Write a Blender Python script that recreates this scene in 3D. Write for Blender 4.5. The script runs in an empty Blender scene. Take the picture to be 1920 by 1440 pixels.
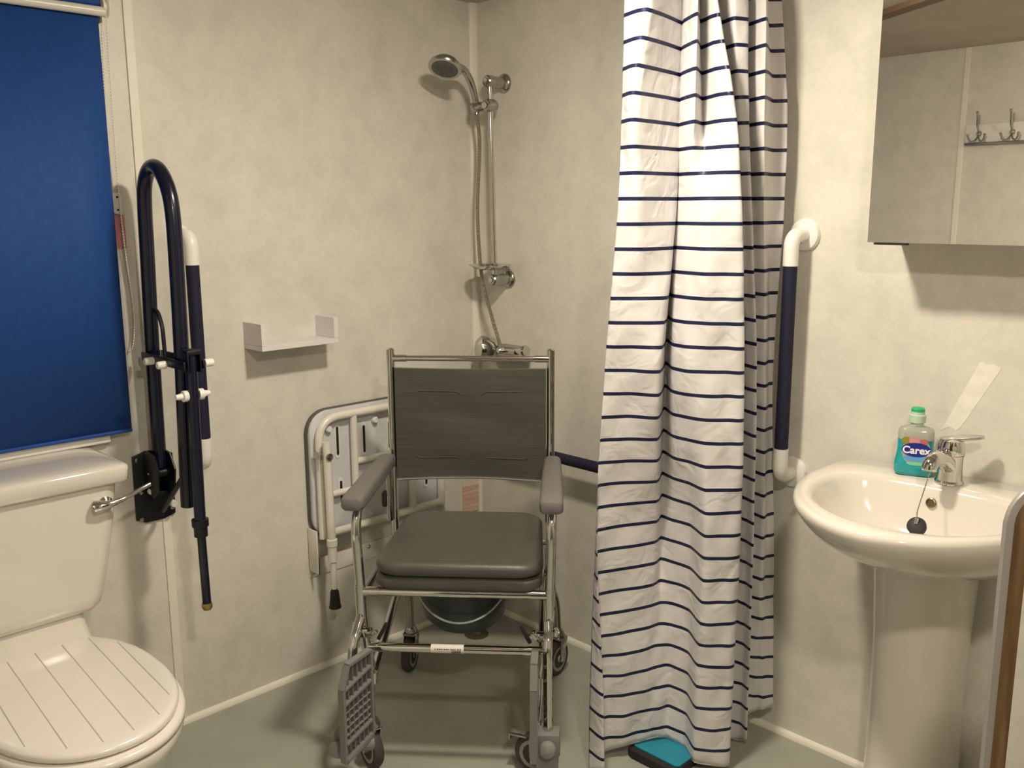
import bpy, bmesh, math, random
from mathutils import Vector, Matrix, Euler
random.seed(4)
PI = math.pi
scn = bpy.context.scene
COL = scn.collection

# ------------------------------------------------------------------ camera
cam_d = bpy.data.cameras.new('camera')
cam = bpy.data.objects.new('camera', cam_d)
COL.objects.link(cam)
scn.camera = cam
cam_d.sensor_fit = 'HORIZONTAL'
cam_d.sensor_width = 36.0
cam_d.lens = 36.0 * 1737.2 / 1920.0
cam_d.clip_start = 0.02
def set_camera(h, yaw, pitch, roll):
    f = Vector((math.sin(yaw) * math.cos(pitch), math.cos(yaw) * math.cos(pitch), -math.sin(pitch)))
    r = Vector((math.cos(yaw), -math.sin(yaw), 0))
    d = f.cross(r)
    r2 = r * math.cos(roll) + d * math.sin(roll)
    d2 = -r * math.sin(roll) + d * math.cos(roll)
    m = Matrix((r2, -d2, -f)).transposed().to_4x4()
    m.translation = Vector((0, 0, h))
    cam.matrix_world = m
set_camera(1.45, math.radians(-45.405), math.radians(10.703), math.radians(0.277))

# ------------------------------------------------------------------ world, exposure
scn.view_settings.view_transform = 'Standard'
scn.view_settings.look = 'None'
scn.view_settings.gamma = 1.0
scn.view_settings.use_curve_mapping = False
scn.view_settings.exposure = 0.0
world = bpy.data.worlds.new('world')
scn.world = world
world.use_nodes = True
world.node_tree.nodes['Background'].inputs[0].default_value = (1.0, 0.85, 0.65, 1)
world.node_tree.nodes['Background'].inputs[1].default_value = 0.02
LAMP_LOC = (-1.18, 1.29, 2.12)
LAMP2_LOC = (0.05, 0.42, 2.12)
LAMP_STRENGTH = 520.0
LAMP2_STRENGTH = 480.0
LAMP_COLOR = (1.0, 0.885, 0.71, 1)

# ------------------------------------------------------------------ materials
def principled(name, col, rough=0.5, metal=0.0, coat=0.0, spec=0.5, alpha=None, trans=0.0, sss=0.0):
    m = bpy.data.materials.new(name)
    m.use_nodes = True
    b = m.node_tree.nodes['Principled BSDF']
    b.inputs['Base Color'].default_value = (*col, 1)
    b.inputs['Roughness'].default_value = rough
    b.inputs['Metallic'].default_value = metal
    b.inputs['Coat Weight'].default_value = coat
    b.inputs['Specular IOR Level'].default_value = spec
    b.inputs['Transmission Weight'].default_value = trans
    return m
def nt(m): return m.node_tree, m.node_tree.nodes['Principled BSDF']
def noise_mat(name, c1, c2, scale, rough=0.5, bump=0.0, bscale=None, detail=4, coat=0.0, stretch=(1, 1, 1), lo=0.35, hi=0.65, bdist=0.002, spec=0.5):
    m = principled(name, c1, rough, coat=coat, spec=spec)
    t, b = nt(m)
    tc = t.nodes.new('ShaderNodeTexCoord')
    mp = t.nodes.new('ShaderNodeMapping'); mp.inputs['Scale'].default_value = stretch
    t.links.new(tc.outputs['Object'], mp.inputs[0])
    n = t.nodes.new('ShaderNodeTexNoise'); n.inputs['Scale'].default_value = scale; n.inputs['Detail'].default_value = detail
    t.links.new(mp.outputs[0], n.inputs['Vector'])
    r = t.nodes.new('ShaderNodeValToRGB')
    r.color_ramp.elements[0].position = lo; r.color_ramp.elements[1].position = hi
    r.color_ramp.elements[0].color = (*c1, 1); r.color_ramp.elements[1].color = (*c2, 1)
    t.links.new(n.outputs['Fac'], r.inputs[0]); t.links.new(r.outputs[0], b.inputs['Base Color'])
    if bump:
        n2 = t.nodes.new('ShaderNodeTexNoise'); n2.inputs['Scale'].default_value = bscale or scale * 8; n2.inputs['Detail'].default_value = 3
        t.links.new(mp.outputs[0], n2.inputs['Vector'])
        bp = t.nodes.new('ShaderNodeBump'); bp.inputs['Strength'].default_value = bump; bp.inputs['Distance'].default_value = bdist
        t.links.new(n2.outputs['Fac'], bp.inputs['Height']); t.links.new(bp.outputs[0], b.inputs['Normal'])
    return m
def wall_mat():
    m = principled('mottled_wall_panel', (.6, .57, .49), 0.38, spec=0.45)
    t, b = nt(m)
    tc = t.nodes.new('ShaderNodeTexCoord')
    def noi(s, d, sx=(1, 1, 1)):
        mp = t.nodes.new('ShaderNodeMapping'); mp.inputs['Scale'].default_value = sx
        t.links.new(tc.outputs['Object'], mp.inputs[0])
        n = t.nodes.new('ShaderNodeTexNoise'); n.inputs['Scale'].default_value = s; n.inputs['Detail'].default_value = d
        n.inputs['Roughness'].default_value = 0.6
        t.links.new(mp.outputs[0], n.inputs['Vector']); return n
    n1 = noi(3.2, 6); n2 = noi(70, 3); n3 = noi(14, 6)
    r1 = t.nodes.new('ShaderNodeValToRGB'); e = r1.color_ramp.elements
    e[0].position = .32; e[0].color = (.665, .645, .575, 1); e[1].position = .68; e[1].color = (.755, .725, .650, 1)
    t.links.new(n1.outputs['Fac'], r1.inputs[0])
    r3 = t.nodes.new('ShaderNodeValToRGB'); e = r3.color_ramp.elements
    e[0].position = .30; e[0].color = (.90, .905, .91, 1); e[1].position = .60; e[1].color = (1, 1, 1, 1)
    t.links.new(n3.outputs['Fac'], r3.inputs[0])
    r2 = t.nodes.new('ShaderNodeValToRGB'); e = r2.color_ramp.elements
    e[0].position = .30; e[0].color = (.95, .95, .95, 1); e[1].position = .65; e[1].color = (1, 1, 1, 1)
    t.links.new(n2.outputs['Fac'], r2.inputs[0])
    a = t.nodes.new('ShaderNodeMix'); a.data_type = 'RGBA'; a.blend_type = 'MULTIPLY'; a.inputs[0].default_value = 1
    t.links.new(r1.outputs[0], a.inputs[6]); t.links.new(r3.outputs[0], a.inputs[7])
    c = t.nodes.new('ShaderNodeMix'); c.data_type = 'RGBA'; c.blend_type = 'MULTIPLY'; c.inputs[0].default_value = 1
    t.links.new(a.outputs[2], c.inputs[6]); t.links.new(r2.outputs[0], c.inputs[7])
    t.links.new(c.outputs[2], b.inputs['Base Color'])
    bp = t.nodes.new('ShaderNodeBump'); bp.inputs['Strength'].default_value = .12; bp.inputs['Distance'].default_value = .001
    t.links.new(n2.outputs['Fac'], bp.inputs['Height']); t.links.new(bp.outputs[0], b.inputs['Normal'])
    return m
WALL = wall_mat()
CEIL = noise_mat('ceiling_board', (.50, .44, .36), (.56, .50, .42), 5, .7)
FLOOR = noise_mat('grey_vinyl_floor', (.325, .33, .278), (.362, .367, .315), 7, .42, .15, 220)
TRIM = principled('cream_trim', (.80, .77, .68), .35)
CERAMIC = principled('white_ceramic', (.72, .68, .62), .09, coat=.5)
CHROME = principled('chrome', (.66, .65, .62), .09, 1.0)
CHROME_DULL = principled('brushed_chrome', (.47, .46, .43), .20, 1.0)
NAVY = principled('navy_painted_tube', (.004, .006, .020), .25, coat=.15)
NAVY_GRIP = noise_mat('navy_ribbed_grip', (.003, .004, .022), (.005, .006, .030), 90, .75, .3, 300)
BLACK = principled('black_steel', (.004, .005, .009), .4)
RUBBER = principled('black_rubber', (.012, .012, .012), .6)
WHITE_PL = principled('white_plastic', (.80, .78, .74), .3)
WHITE_SHELF = principled('white_laminate', (.72, .68, .69), .45)
WHITE_TUBE = principled('white_enamel_tube', (.76, .73, .66), .28)
SEAT_PL = noise_mat('white_moulded_plastic', (.63, .64, .68), (.68, .69, .72), 30, .4)
VINYL = noise_mat('grey_vinyl_upholstery', (.070, .068, .056), (.080, .077, .064), 14, .42, .25, 260)
VINYL_BACK = noise_mat('grey_vinyl_backrest', (.060, .059, .048), (.070, .068, .056), 9, .42, .5, 9, stretch=(.6, 1, 4), bdist=.004)
GREY_PL = principled('grey_plastic', (.20, .195, .19), .42)
ARM = principled('grey_foam_arm_pad', (.145, .133, .128), .5)
TYRE = principled('dark_grey_tyre', (.055, .050, .042), .7)
HUB = principled('pale_green_grey_hub', (.33, .35, .30), .5)
BUCKET = principled('dark_teal_bucket', (.035, .050, .056), .35)
BUCKET_IN = principled('dark_bucket_inside', (.012, .016, .017), .5)
BLUE = noise_mat('royal_blue_blind_fabric', (.006, .058, .270), (.008, .066, .300), 40, .75, .25, 500)
CORD = principled('cream_bead_chain', (.88, .85, .76), .18, coat=.8)
MIRROR = principled('mirror_glass', (.93, .92, .88), .01, 1.0)
WHITE_BOX = principled('white_cabinet', (.70, .67, .62), .4)
TEAL = principled('teal_plastic', (.015, .25, .36), .35)
SEATLID = principled('cream_white_lid', (.80, .75, .70), .22, coat=.3)
BROWN = noise_mat('worn_brown_edge', (.10, .055, .022), (.23, .14, .06), 18, .55, stretch=(3, 3, .25))
ALU = principled('pale_aluminium_edging', (.40, .375, .355), .35, .3)
BRASS = principled('brass_tip', (.45, .30, .12), .4, .8)
TAPE = principled('clear_packing_tape', (.78, .74, .65), .22)
PINKTAPE = principled('faded_red_tape', (.60, .25, .26), .45)
LINER = principled('seat_groove', (.47, .42, .36), .5)
WOOD = principled('brown_ceiling_strip', (.17, .11, .07), .6)
def curtain_mat():
    m = principled('white_curtain_with_navy_stripes', (.78, .77, .78), .42, spec=.35)
    t, b = nt(m)
    tc = t.nodes.new('ShaderNodeTexCoord'); sx = t.nodes.new('ShaderNodeSeparateXYZ')
    uv = t.nodes.new('ShaderNodeUVMap'); uv.uv_map = 'UVMap'
    t.links.new(uv.outputs[0], sx.inputs[0])
    a = t.nodes.new('ShaderNodeMath'); a.operation = 'MULTIPLY_ADD'
    a.inputs[1].default_value = 1 / .0587; a.inputs[2].default_value = 40 - 1.061 / .0587 + .5
    t.links.new(sx.outputs['Y'], a.inputs[0])
    f = t.nodes.new('ShaderNodeMath'); f.operation = 'FRACT'; t.links.new(a.outputs[0], f.inputs[0])
    s = t.nodes.new('ShaderNodeMath'); s.operation = 'SUBTRACT'; s.inputs[1].default_value = .5; t.links.new(f.outputs[0], s.inputs[0])
    ab = t.nodes.new('ShaderNodeMath'); ab.operation = 'ABSOLUTE'; t.links.new(s.outputs[0], ab.inputs[0])
    lt = t.nodes.new('ShaderNodeMath'); lt.operation = 'LESS_THAN'; lt.inputs[1].default_value = .075; t.links.new(ab.outputs[0], lt.inputs[0])
    mx = t.nodes.new('ShaderNodeMix'); mx.data_type = 'RGBA'
    mx.inputs[6].default_value = (.72, .70, .70, 1); mx.inputs[7].default_value = (.012, .016, .060, 1)
    t.links.new(lt.outputs[0], mx.inputs[0]); t.links.new(mx.outputs[2], b.inputs['Base Color'])
    n = t.nodes.new('ShaderNodeTexNoise'); n.inputs['Scale'].default_value = 13; n.inputs['Detail'].default_value = 2
    n.inputs['Distortion'].default_value = 1.2
    t.links.new(tc.outputs['Object'], n.inputs['Vector'])
    bp = t.nodes.new('ShaderNodeBump'); bp.inputs['Strength'].default_value = .55; bp.inputs['Distance'].default_value = .010
    t.links.new(n.outputs['Fac'], bp.inputs['Height']); t.links.new(bp.outputs[0], b.inputs['Normal'])
    tr = t.nodes.new('ShaderNodeBsdfTranslucent'); t.links.new(mx.outputs[2], tr.inputs[0])
    ms = t.nodes.new('ShaderNodeMixShader'); ms.inputs[0].default_value = .10
    out = t.nodes['Material Output']
    t.links.new(b.outputs[0], ms.inputs[1]); t.links.new(tr.outputs[0], ms.inputs[2]); t.links.new(ms.outputs[0], out.inputs[0])
    return m
CURTAIN = curtain_mat()
def glow(name, col, strength):
    m = bpy.data.materials.new(name); m.use_nodes = True
    b = m.node_tree.nodes['Principled BSDF']
    b.inputs['Base Color'].default_value = (.9, .85, .75, 1)
    b.inputs['Emission Color'].default_value = col; b.inputs['Emission Strength'].default_value = strength
    return m
LAMP = glow('lit_frosted_diffuser', LAMP_COLOR, LAMP_STRENGTH)

# ------------------------------------------------------------------ geometry helpers
WORLD = {}
def smoothshade(me, ang=35):
    for p in me.polygons: p.use_smooth = True
    try: me.set_sharp_from_angle(angle=math.radians(ang))
    except Exception: pass
def obj(name, bm, m, parent=None, smooth=True, ang=35, uv=False):
    """link ONE mesh object; world-space builders are moved into their root's frame"""
    bmesh.ops.recalc_face_normals(bm, faces=bm.faces)
    root = parent
    while root is not None and root.parent is not None: root = root.parent
    if root is not None and WORLD.get(root.name): bm.transform(WORLD[root.name])
    me = bpy.data.meshes.new(name); bm.to_mesh(me); bm.free()
    me.materials.append(m)
    if smooth: smoothshade(me, ang)
    o = bpy.data.objects.new(name, me); COL.objects.link(o)
    if parent is not None: o.parent = parent
    return o
def thing(name, label, cat, loc=(0, 0, 0), rotz=0, group=None, world=True):
    o = bpy.data.objects.new(name, None); COL.objects.link(o)
    o.empty_display_size = .05
    o.location = loc; o.rotation_euler = (0, 0, rotz); o['label'] = label; o['category'] = cat
    if group: o['group'] = group
    if world: WORLD[o.name] = (Matrix.Translation(Vector(loc)) @ Matrix.Rotation(rotz, 4, 'Z')).inverted()
    return o
def tag(o, label, cat, group=None):
    o['label'] = label; o['category'] = cat
    if group: o['group'] = group
    return o
def struct(name, bm, m, smooth=False, parent=None):
    o = obj(name, bm, m, parent, smooth)
    o['kind'] = 'structure'
    return o
def NB(): return bmesh.new()
def box(bm, a, b, bev=0, seg=2, mat=None):
    c = [(x + y) / 2 for x, y in zip(a, b)]; s = [abs(y - x) for x, y in zip(a, b)]
    r = bmesh.ops.create_cube(bm, size=1, matrix=Matrix.Translation(c) @ Matrix.Diagonal((*s, 1)))
    vs = r['verts']
    if bev:
        es = list({e for v in vs for e in v.link_edges})
        rr = bmesh.ops.bevel(bm, geom=es, offset=bev, segments=seg, affect='EDGES', profile=.5)
        vs = list({v for f in rr['faces'] for v in f.verts} | {v for v in vs if v.is_valid})
    if mat is not None: bmesh.ops.transform(bm, matrix=mat, verts=vs)
    return vs
def catmull(P, n=6, closed=False):
    P = [Vector(p) for p in P]
    if len(P) < 3: return P
    out = []
    N = len(P)
    rng = range(N if closed else N - 1)
    for i in rng:
        if closed: a, b, c, d = P[(i - 1) % N], P[i], P[(i + 1) % N], P[(i + 2) % N]
        else: a, b, c, d = P[max(i - 1, 0)], P[i], P[i + 1], P[min(i + 2, N - 1)]
        for k in range(n):
            t = k / n
            out.append(.5 * ((2 * b) + (c - a) * t + (2 * a - 5 * b + 4 * c - d) * t * t + (3 * b - a - 3 * c + d) * t ** 3))
    if not closed: out.append(P[-1])
    return out
def fillet(P, r, n=6):
    """polyline with rounded corners"""
    P = [Vector(p) for p in P]; out = [P[0]]
    for i in range(1, len(P) - 1):
        a, b, c = P[i - 1], P[i], P[i + 1]
        u = (a - b); w = (c - b); rr = min(r if not isinstance(r, (list, tuple)) else r[i - 1], u.length * .49, w.length * .49)
        p0 = b + u.normalized() * rr; p1 = b + w.normalized() * rr
        for k in range(n + 1):
            t = k / n
            out.append((1 - t) ** 2 * p0 + 2 * t * (1 - t) * b + t * t * p1)
    out.append(P[-1]); return out
def tube(bm, P, r, seg=12, closed=False, cap=True):
    P = [Vector(p) for p in P]; N = len(P)
    R = r if isinstance(r, (list, tuple)) else [r] * N
    rings = []; up = None
    for i in range(N):
        if closed: t = (P[(i + 1) % N] - P[(i - 1) % N])
        else: t = P[min(i + 1, N - 1)] - P[max(i - 1, 0)]
        t.normalize()
        if up is None:
            up = Vector((0, 0, 1)) if abs(t.z) < .9 else Vector((1, 0, 0))
        up = (up - t * up.dot(t)).normalized(); s = t.cross(up)
        rings.append([bm.verts.new(P[i] + (up * math.cos(a) + s * math.sin(a)) * R[i]) for a in [2 * PI * k / seg for k in range(seg)]])
    for i in range(N if closed else N - 1):
        A, B = rings[i], rings[(i + 1) % N]
        for k in range(seg): bm.faces.new((A[k], A[(k + 1) % seg], B[(k + 1) % seg], B[k]))
    if cap and not closed:
        bm.faces.new(rings[0]); bm.faces.new(rings[-1])
    return rings
def lathe(bm, prof, center=(0, 0, 0), axis='Z', seg=24, mat=None):
    """prof: list of (r, h) along axis"""
    if mat is None:
        mat = Matrix.Translation(center)
        if axis == 'X': mat = mat @ Matrix.Rotation(PI / 2, 4, 'Y')
        elif axis == 'Y': mat = mat @ Matrix.Rotation(-PI / 2, 4, 'X')
        elif isinstance(axis, Vector) or isinstance(axis, tuple):
            mat = mat @ Vector(axis).to_track_quat('Z', 'Y').to_matrix().to_4x4()
    rings = []
    for r, h in prof:
        r = max(r, 1e-5)
        rings.append([bm.verts.new(mat @ Vector((r * math.cos(2 * PI * k / seg), r * math.sin(2 * PI * k / seg), h))) for k in range(seg)])
    for A, B in zip(rings, rings[1:]):
        for k in range(seg): bm.faces.new((A[k], A[(k + 1) % seg], B[(k + 1) % seg], B[k]))
    if prof[0][0] > 1e-4: bm.faces.new(rings[0])
    if prof[-1][0] > 1e-4: bm.faces.new(rings[-1])
def prism(bm, pts, h, mat, bev=0, seg=2):
    """outline pts (2D) extruded 0..h along local z then mat"""
    v0 = [bm.verts.new((p[0], p[1], 0)) for p in pts]; v1 = [bm.verts.new((p[0], p[1], h)) for p in pts]
    n = len(pts); fs = [bm.faces.new(v0), bm.faces.new(v1)]
    side = []
    for i in range(n): side.append(bm.faces.new((v0[i], v0[(i + 1) % n], v1[(i + 1) % n], v1[i])))
    vs = v0 + v1
    if bev:
        es = list({e for f in fs for e in f.edges})
        rr = bmesh.ops.bevel(bm, geom=es, offset=bev, segments=seg, affect='EDGES', profile=.5)
        vs = list({v for f in rr['faces'] for v in f.verts} | {v for v in vs if v.is_valid})
    bmesh.ops.transform(bm, matrix=mat, verts=vs)
def rrect(w, h, r, n=5, cx=0, cy=0):
    pts = []
    for (sx, sy, a0) in ((1, 1, 0), (-1, 1, 90), (-1, -1, 180), (1, -1, 270)):
        for k in range(n + 1):
            a = math.radians(a0 + 90 * k / n)
            pts.append((cx + sx * (w / 2 - r) + r * math.cos(a), cy + sy * (h / 2 - r) + r * math.sin(a)))
    return pts
def loft(bm, rings, capa=True, capb=True):
    R = [[bm.verts.new(p) for p in ring] for ring in rings]; n = len(R[0])
    for A, B in zip(R, R[1:]):
        for k in range(n): bm.faces.new((A[k], A[(k + 1) % n], B[(k + 1) % n], B[k]))
    if capa: bm.faces.new(R[0])
    if capb: bm.faces.new(R[-1])
    return R
# frame with local x,y,z axes given as world vectors
def frame(o, ex, ey, ez):
    m = Matrix((Vector(ex), Vector(ey), Vector(ez))).transposed().to_4x4(); m.translation = Vector(o); return m
def text_mesh(name, body, size, m, mat4, parent, extrude=.0003, bold=.0):
    c = bpy.data.curves.new(name, 'FONT'); c.body = body; c.size = size; c.align_x = 'CENTER'; c.align_y = 'CENTER'; c.extrude = extrude; c.offset = bold
    t = bpy.data.objects.new(name + '_tmp', c); COL.objects.link(t)
    dg = bpy.context.evaluated_depsgraph_get(); me = bpy.data.meshes.new_from_object(t.evaluated_get(dg))
    bpy.data.objects.remove(t)
    root = parent
    while root.parent is not None: root = root.parent
    me.transform((WORLD.get(root.name) or Matrix()) @ mat4)
    me.materials.clear(); me.materials.append(m); me.name = name
    o = bpy.data.objects.new(name, me); COL.objects.link(o); o.parent = parent
    return o

# ------------------------------------------------------------------ room
XL, YR, XR, YB, ZC = -2.405, 2.203, 0.75, -0.25, 2.12
T = .06
def wallbox(name, a, b, m=WALL):
    bm = NB(); box(bm, a, b); return struct(name, bm, m)
wallbox('floor', (XL - T, YB - T, -T), (XR + T, YR + T, 0), FLOOR)
wallbox('ceiling', (XL - T, YB - T, ZC), (XR + T, YR + T, ZC + T), CEIL)
# left wall with a window opening behind the blind (y -.05 .. .86, z .93 .. 1.84)
bm = NB()
WY0, WY1, WZ0, WZ1 = .02, .86, .93, 1.84
box(bm, (XL - T, YB - T, 0), (XL, WY0, ZC)); box(bm, (XL - T, WY1, 0), (XL, YR + T, ZC))
box(bm, (XL - T, WY0, 0), (XL, WY1, WZ0)); box(bm, (XL - T, WY0, WZ1), (XL, WY1, ZC))
struct('wall_left', bm, WALL)
wallbox('wall_right', (XL, YR, 0), (XR + T, YR + T, ZC))
wallbox('wall_back', (XL, YB - T, 0), (XR + T, YB, ZC))
wallbox('wall_side', (XR, YB, 0), (XR + T, YR, ZC))
bm = NB(); box(bm, (-.62, YB, 0), (.62, YB + .035, 2.02), .004)  # unseen dark door behind the camera, added to darken chrome reflections and bounce light
dr_ = struct('added_dark_door_1', bm, principled('added_dark_brown', (.035, .022, .014), .35))
bm = NB(); tube(bm, fillet([(-.52, YB + .035, 1.0), (-.52, YB + .09, 1.0), (-.40, YB + .09, 1.0)], .02), .009, 12); obj('added_door_handle', bm, CHROME, dr_)
bm = NB(); box(bm, (XR - .035, .35, 0), (XR, 1.15, 2.02), .004)  # second unseen dark leaf on the side wall, added so chrome mirrors something dark
struct('added_dark_door_2', bm, principled('added_dark_brown_side', (.05, .03, .018), .4))
bm = NB()
for a, b in (((XL - .05, WY0, WZ0), (XL + .004, WY0 + .04, WZ1)), ((XL - .05, WY1 - .04, WZ0), (XL + .004, WY1, WZ1)),
             ((XL - .05, WY0, WZ0), (XL + .004, WY1, WZ0 + .04)), ((XL - .05, WY0, WZ1 - .04), (XL + .004, WY1, WZ1))):
    box(bm, a, b)
win = struct('window_1', bm, WHITE_PL)
bm = NB(); box(bm, (XL - .03, WY0 + .04, WZ0 + .04), (XL - .025, WY1 - .04, WZ1 - .04))
obj('pane', bm, principled('dark_window_glass', (.02, .025, .03), .05), win)
bm = NB(); box(bm, (XL, WY0 - .03, .862), (XL + .022, WY1 + .035, .885), .004)
struct('trim_1', bm, WHITE_PL)
# panel joint strips
def strip(name, a, b):
    bm = NB(); box(bm, a, b, .0018, 2); struct(name, bm, TRIM)
strip('trim_2', (XL, 1.021, .012), (XL + .005, 1.045, ZC))
bm = NB()
P = [(XL, YR - .026), (XL + .005, YR - .026), (XL + .010, YR - .018), (XL + .014, YR - .008), (XL + .014, YR), (XL, YR)]
prism(bm, P, ZC - .012, Matrix.Translation((0, 0, .012)))
struct('trim_3', bm, TRIM)
strip('trim_4', (-1.596, YB, .012), (-1.574, YB + .004, ZC))
def skirt(name, p, q, n):
    bm = NB(); p = Vector(p); q = Vector(q); d = (q - p)
    pts = [(0, 0), (.013, 0), (.012, .008), (.007, .014), (0, .016)]
    prism(bm, pts, d.length, frame(p, n, (0, 0, 1), d.normalized()))
    struct(name, bm, TRIM, True)
skirt('baseboard_left', (XL, YB, 0), (XL, YR, 0), (1, 0, 0))
skirt('baseboard_right', (XL + .013, YR, 0), (XR, YR, 0), (0, -1, 0))
# brown board across the ceiling, seen in the mirror
bm = NB(); d = Vector((.85, .53, 0)).normalized(); n = Vector((-.53, .85, 0)).normalized()
prism(bm, [(-.7, -.03), (1.2, -.03), (1.2, .03), (-.7, .03)], .018, frame((-1.42, .80, ZC - .018), d, n, (0, 0, 1)))
struct('trim_5', bm, WOOD)

# ------------------------------------------------------------------ ceiling lamp
def ceiling_light(label, loc, m):
    lt = thing('ceiling_light', label, 'lamp', loc)
    lx, ly, lz = loc
    bm = NB(); lathe(bm, [(.085, 0), (.085, -.02), (.078, -.026), (.07, -.026), (.07, 0)], (lx, ly, lz), seg=32); obj('lamp_base', bm, WHITE_PL, lt)
    bm = NB(); lathe(bm, [(.068, -.024), (.066, -.032), (.05, -.040), (.025, -.045), (0, -.047)], (lx, ly, lz), seg=32); obj('lamp_shade', bm, m, lt)
ceiling_light('round lit ceiling lamp between the chair and the basin, above the picture', LAMP_LOC, LAMP)
ceiling_light('round lit ceiling lamp near the camera, outside the picture on the right', LAMP2_LOC, glow('dimmer_lit_diffuser', LAMP_COLOR, LAMP2_STRENGTH))

# ------------------------------------------------------------------ roller blind
bl = thing('roller_blind', 'royal blue roller blind pulled down over the window above the toilet', 'blind', (XL + .03, .45, 1.93))
BY0, BY1 = -.03, .945
bm = NB()
N = 14
for i in range(N):
    y0 = BY0 + (BY1 - BY0) * i / N; y1 = BY0 + (BY1 - BY0) * (i + 1) / N
    x0 = XL + .034 + .002 * math.sin(i * .9); x1 = XL + .034 + .002 * math.sin((i + 1) * .9)
    vs = [bm.verts.new(p) for p in ((x0, y0, .886), (x1, y1, .886), (XL + .036, y1, 1.93), (XL + .036, y0, 1.93))]
    bm.faces.new(vs)
bmesh.ops.remove_doubles(bm, verts=bm.verts, dist=1e-5)
fab = obj('fabric', bm, BLUE, bl)
md = fab.modifiers.new('t', 'SOLIDIFY'); md.thickness = .0012
bm = NB(); tube(bm, [(XL + .034, BY0, .889), (XL + .034, BY1, .889)], .005, 10); obj('bottom_bar', bm, BLUE, bl)
bm = NB(); tube(bm, [(XL + .030, BY0, 1.945), (XL + .030, BY1 + .002, 1.945)], .020, 20); obj('roll', bm, BLUE, bl)
bm = NB(); tube(bm, [(XL + .048, BY0 - .01, 1.9185), (XL + .048, BY1 + .012, 1.9185)], .0115, 14); obj('headrail', bm, WHITE_TUBE, bl)
bm = NB()
box(bm, (XL, BY1 + .006, 1.895), (XL + .045, BY1 + .010, 1.965), .001)
lathe(bm, [(.010, 0), (.024, .002), (.024, .006), (.015, .009), (.015, .013), (.024, .015), (.024, .018), (0, .019)], (XL + .034, BY1 + .006, 1.932), 'Y', 20)
obj('chain_bracket', bm, CORD, bl)
def beads(name, pts, r, step, parent, m=CORD):
    P = catmull(pts, 16); bm = NB(); acc = 0; last = P[0]
    tube(bm, P[::4] + [P[-1]], r * .3, 5)
    for a, b in zip(P, P[1:]):
        L = (b - a).length
        while acc + L >= step:
            t = (step - acc) / L; a = a.lerp(b, t); L = (b - a).length; acc = 0
            bmesh.ops.create_icosphere(bm, subdivisions=1, radius=r, matrix=Matrix.Translation(a))
        acc += L
    return obj(name, bm, m, parent)
beads('pull_chain', [(XL + .045, BY1 + .018, 1.93), (XL + .03, BY1 + .020, 1.80), (XL + .022, BY1 + .022, 1.5), (XL + .02, BY1 + .026, 1.36), (XL + .02, BY1 + .036, 1.2),
                     (XL + .02, BY1 + .030, 1.12), (XL + .02, BY1 + .018, 1.092), (XL + .02, BY1 + .006, 1.11), (XL + .022, BY1 + .003, 1.2), (XL + .022, BY1 + .004, 1.5), (XL + .03, BY1 + .006, 1.80), (XL + .036, BY1 + .010, 1.915)], .0025, .0072, bl)
bm = NB(); prism(bm, rrect(.022, .052, .006), .012, frame((XL, BY1 + .020, 1.468), (0, 1, 0), (0, 0, 1), (1, 0, 0)), .002)
cl = obj('chain_cleat', bm, WHITE_PL, bl)
for z in (1.452, 1.484):
    bm = NB(); lathe(bm, [(.0028, 0), (.0028, .0012), (0, .0012)], (XL + .012, BY1 + .020, z), 'X', 10); obj('screw', bm, BLACK, cl)

bm = NB(); box(bm, (XL, .953, 1.354), (XL + .001, .984, 1.44))
tag(obj('wall_tape', bm, PINKTAPE, smooth=False), 'faded pink strip of tape on the wall beside the blind', 'tape')

# ------------------------------------------------------------------ fold-up support rail
HY = 1.007
sr = thing('folding_support_rail', 'dark navy hinged support rail folded up against the wall beside the toilet', 'support rail', (XL, HY, .62))
bm = NB()
pts = [(-.056, -.085), (-.03, -.097), (.02, -.097), (.052, -.088), (.054, .0), (.056, .082), (.03, .097), (-.02, .100), (-.054, .090)]
prism(bm, pts, .008, frame((XL, HY - .002, .718), (0, 1, 0), (0, 0, 1), (1, 0, 0)), .0015)
pl = obj('wall_plate', bm, BLACK, sr)
for y, z in ((-.045, .08), (-.04, -.01), (-.045, -.085), (.042, -.07), (.047, .07)):
    bm = NB(); lathe(bm, [(.006, 0), (.006, .002), (.003, .0045), (0, .0045)], (XL + .008, HY + y, .718 + z), 'X', 12); obj('plate_screw', bm, CHROME_DULL, pl)
for y, z, w in ((-.018, .045, .012), (.032, -.05, .010), (-.025, -.004, .009)):
    bm = NB(); lathe(bm, [(w * .9, 0), (w, .002), (w, .012), (w * .8, .016), (0, .016)], (XL + .03, HY + y, .718 + z), 'X', 12); obj('bolt_cap', bm, WHITE_PL, sr)
bm = NB()   # hinge cheeks
for s in (-.022, .022):
    prism(bm, [(0, -.045), (.05, -.05), (.085, -.02), (.095, .03), (.07, .07), (.03, .075), (0, .06)], .005, frame((XL + .006, HY + s - .0025, .750), (1, 0, 0), (0, 0, 1), (0, -1, 0)), .001)
tube(bm, [(XL + .055, HY - .03, .765), (XL + .055, HY + .03, .765)], .012, 14)
box(bm, (XL + .006, HY - .024, .70), (XL + .05, HY + .024, .712), .001)
obj('hinge', bm, BLACK, sr)
xa, xb = -2.347, -2.190
P = fillet([(xa - .014, HY, .775), (xa + .002, HY, 1.15), (xa + .022, HY, 1.50), ], .2, 6)
LS = 1.06
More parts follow.
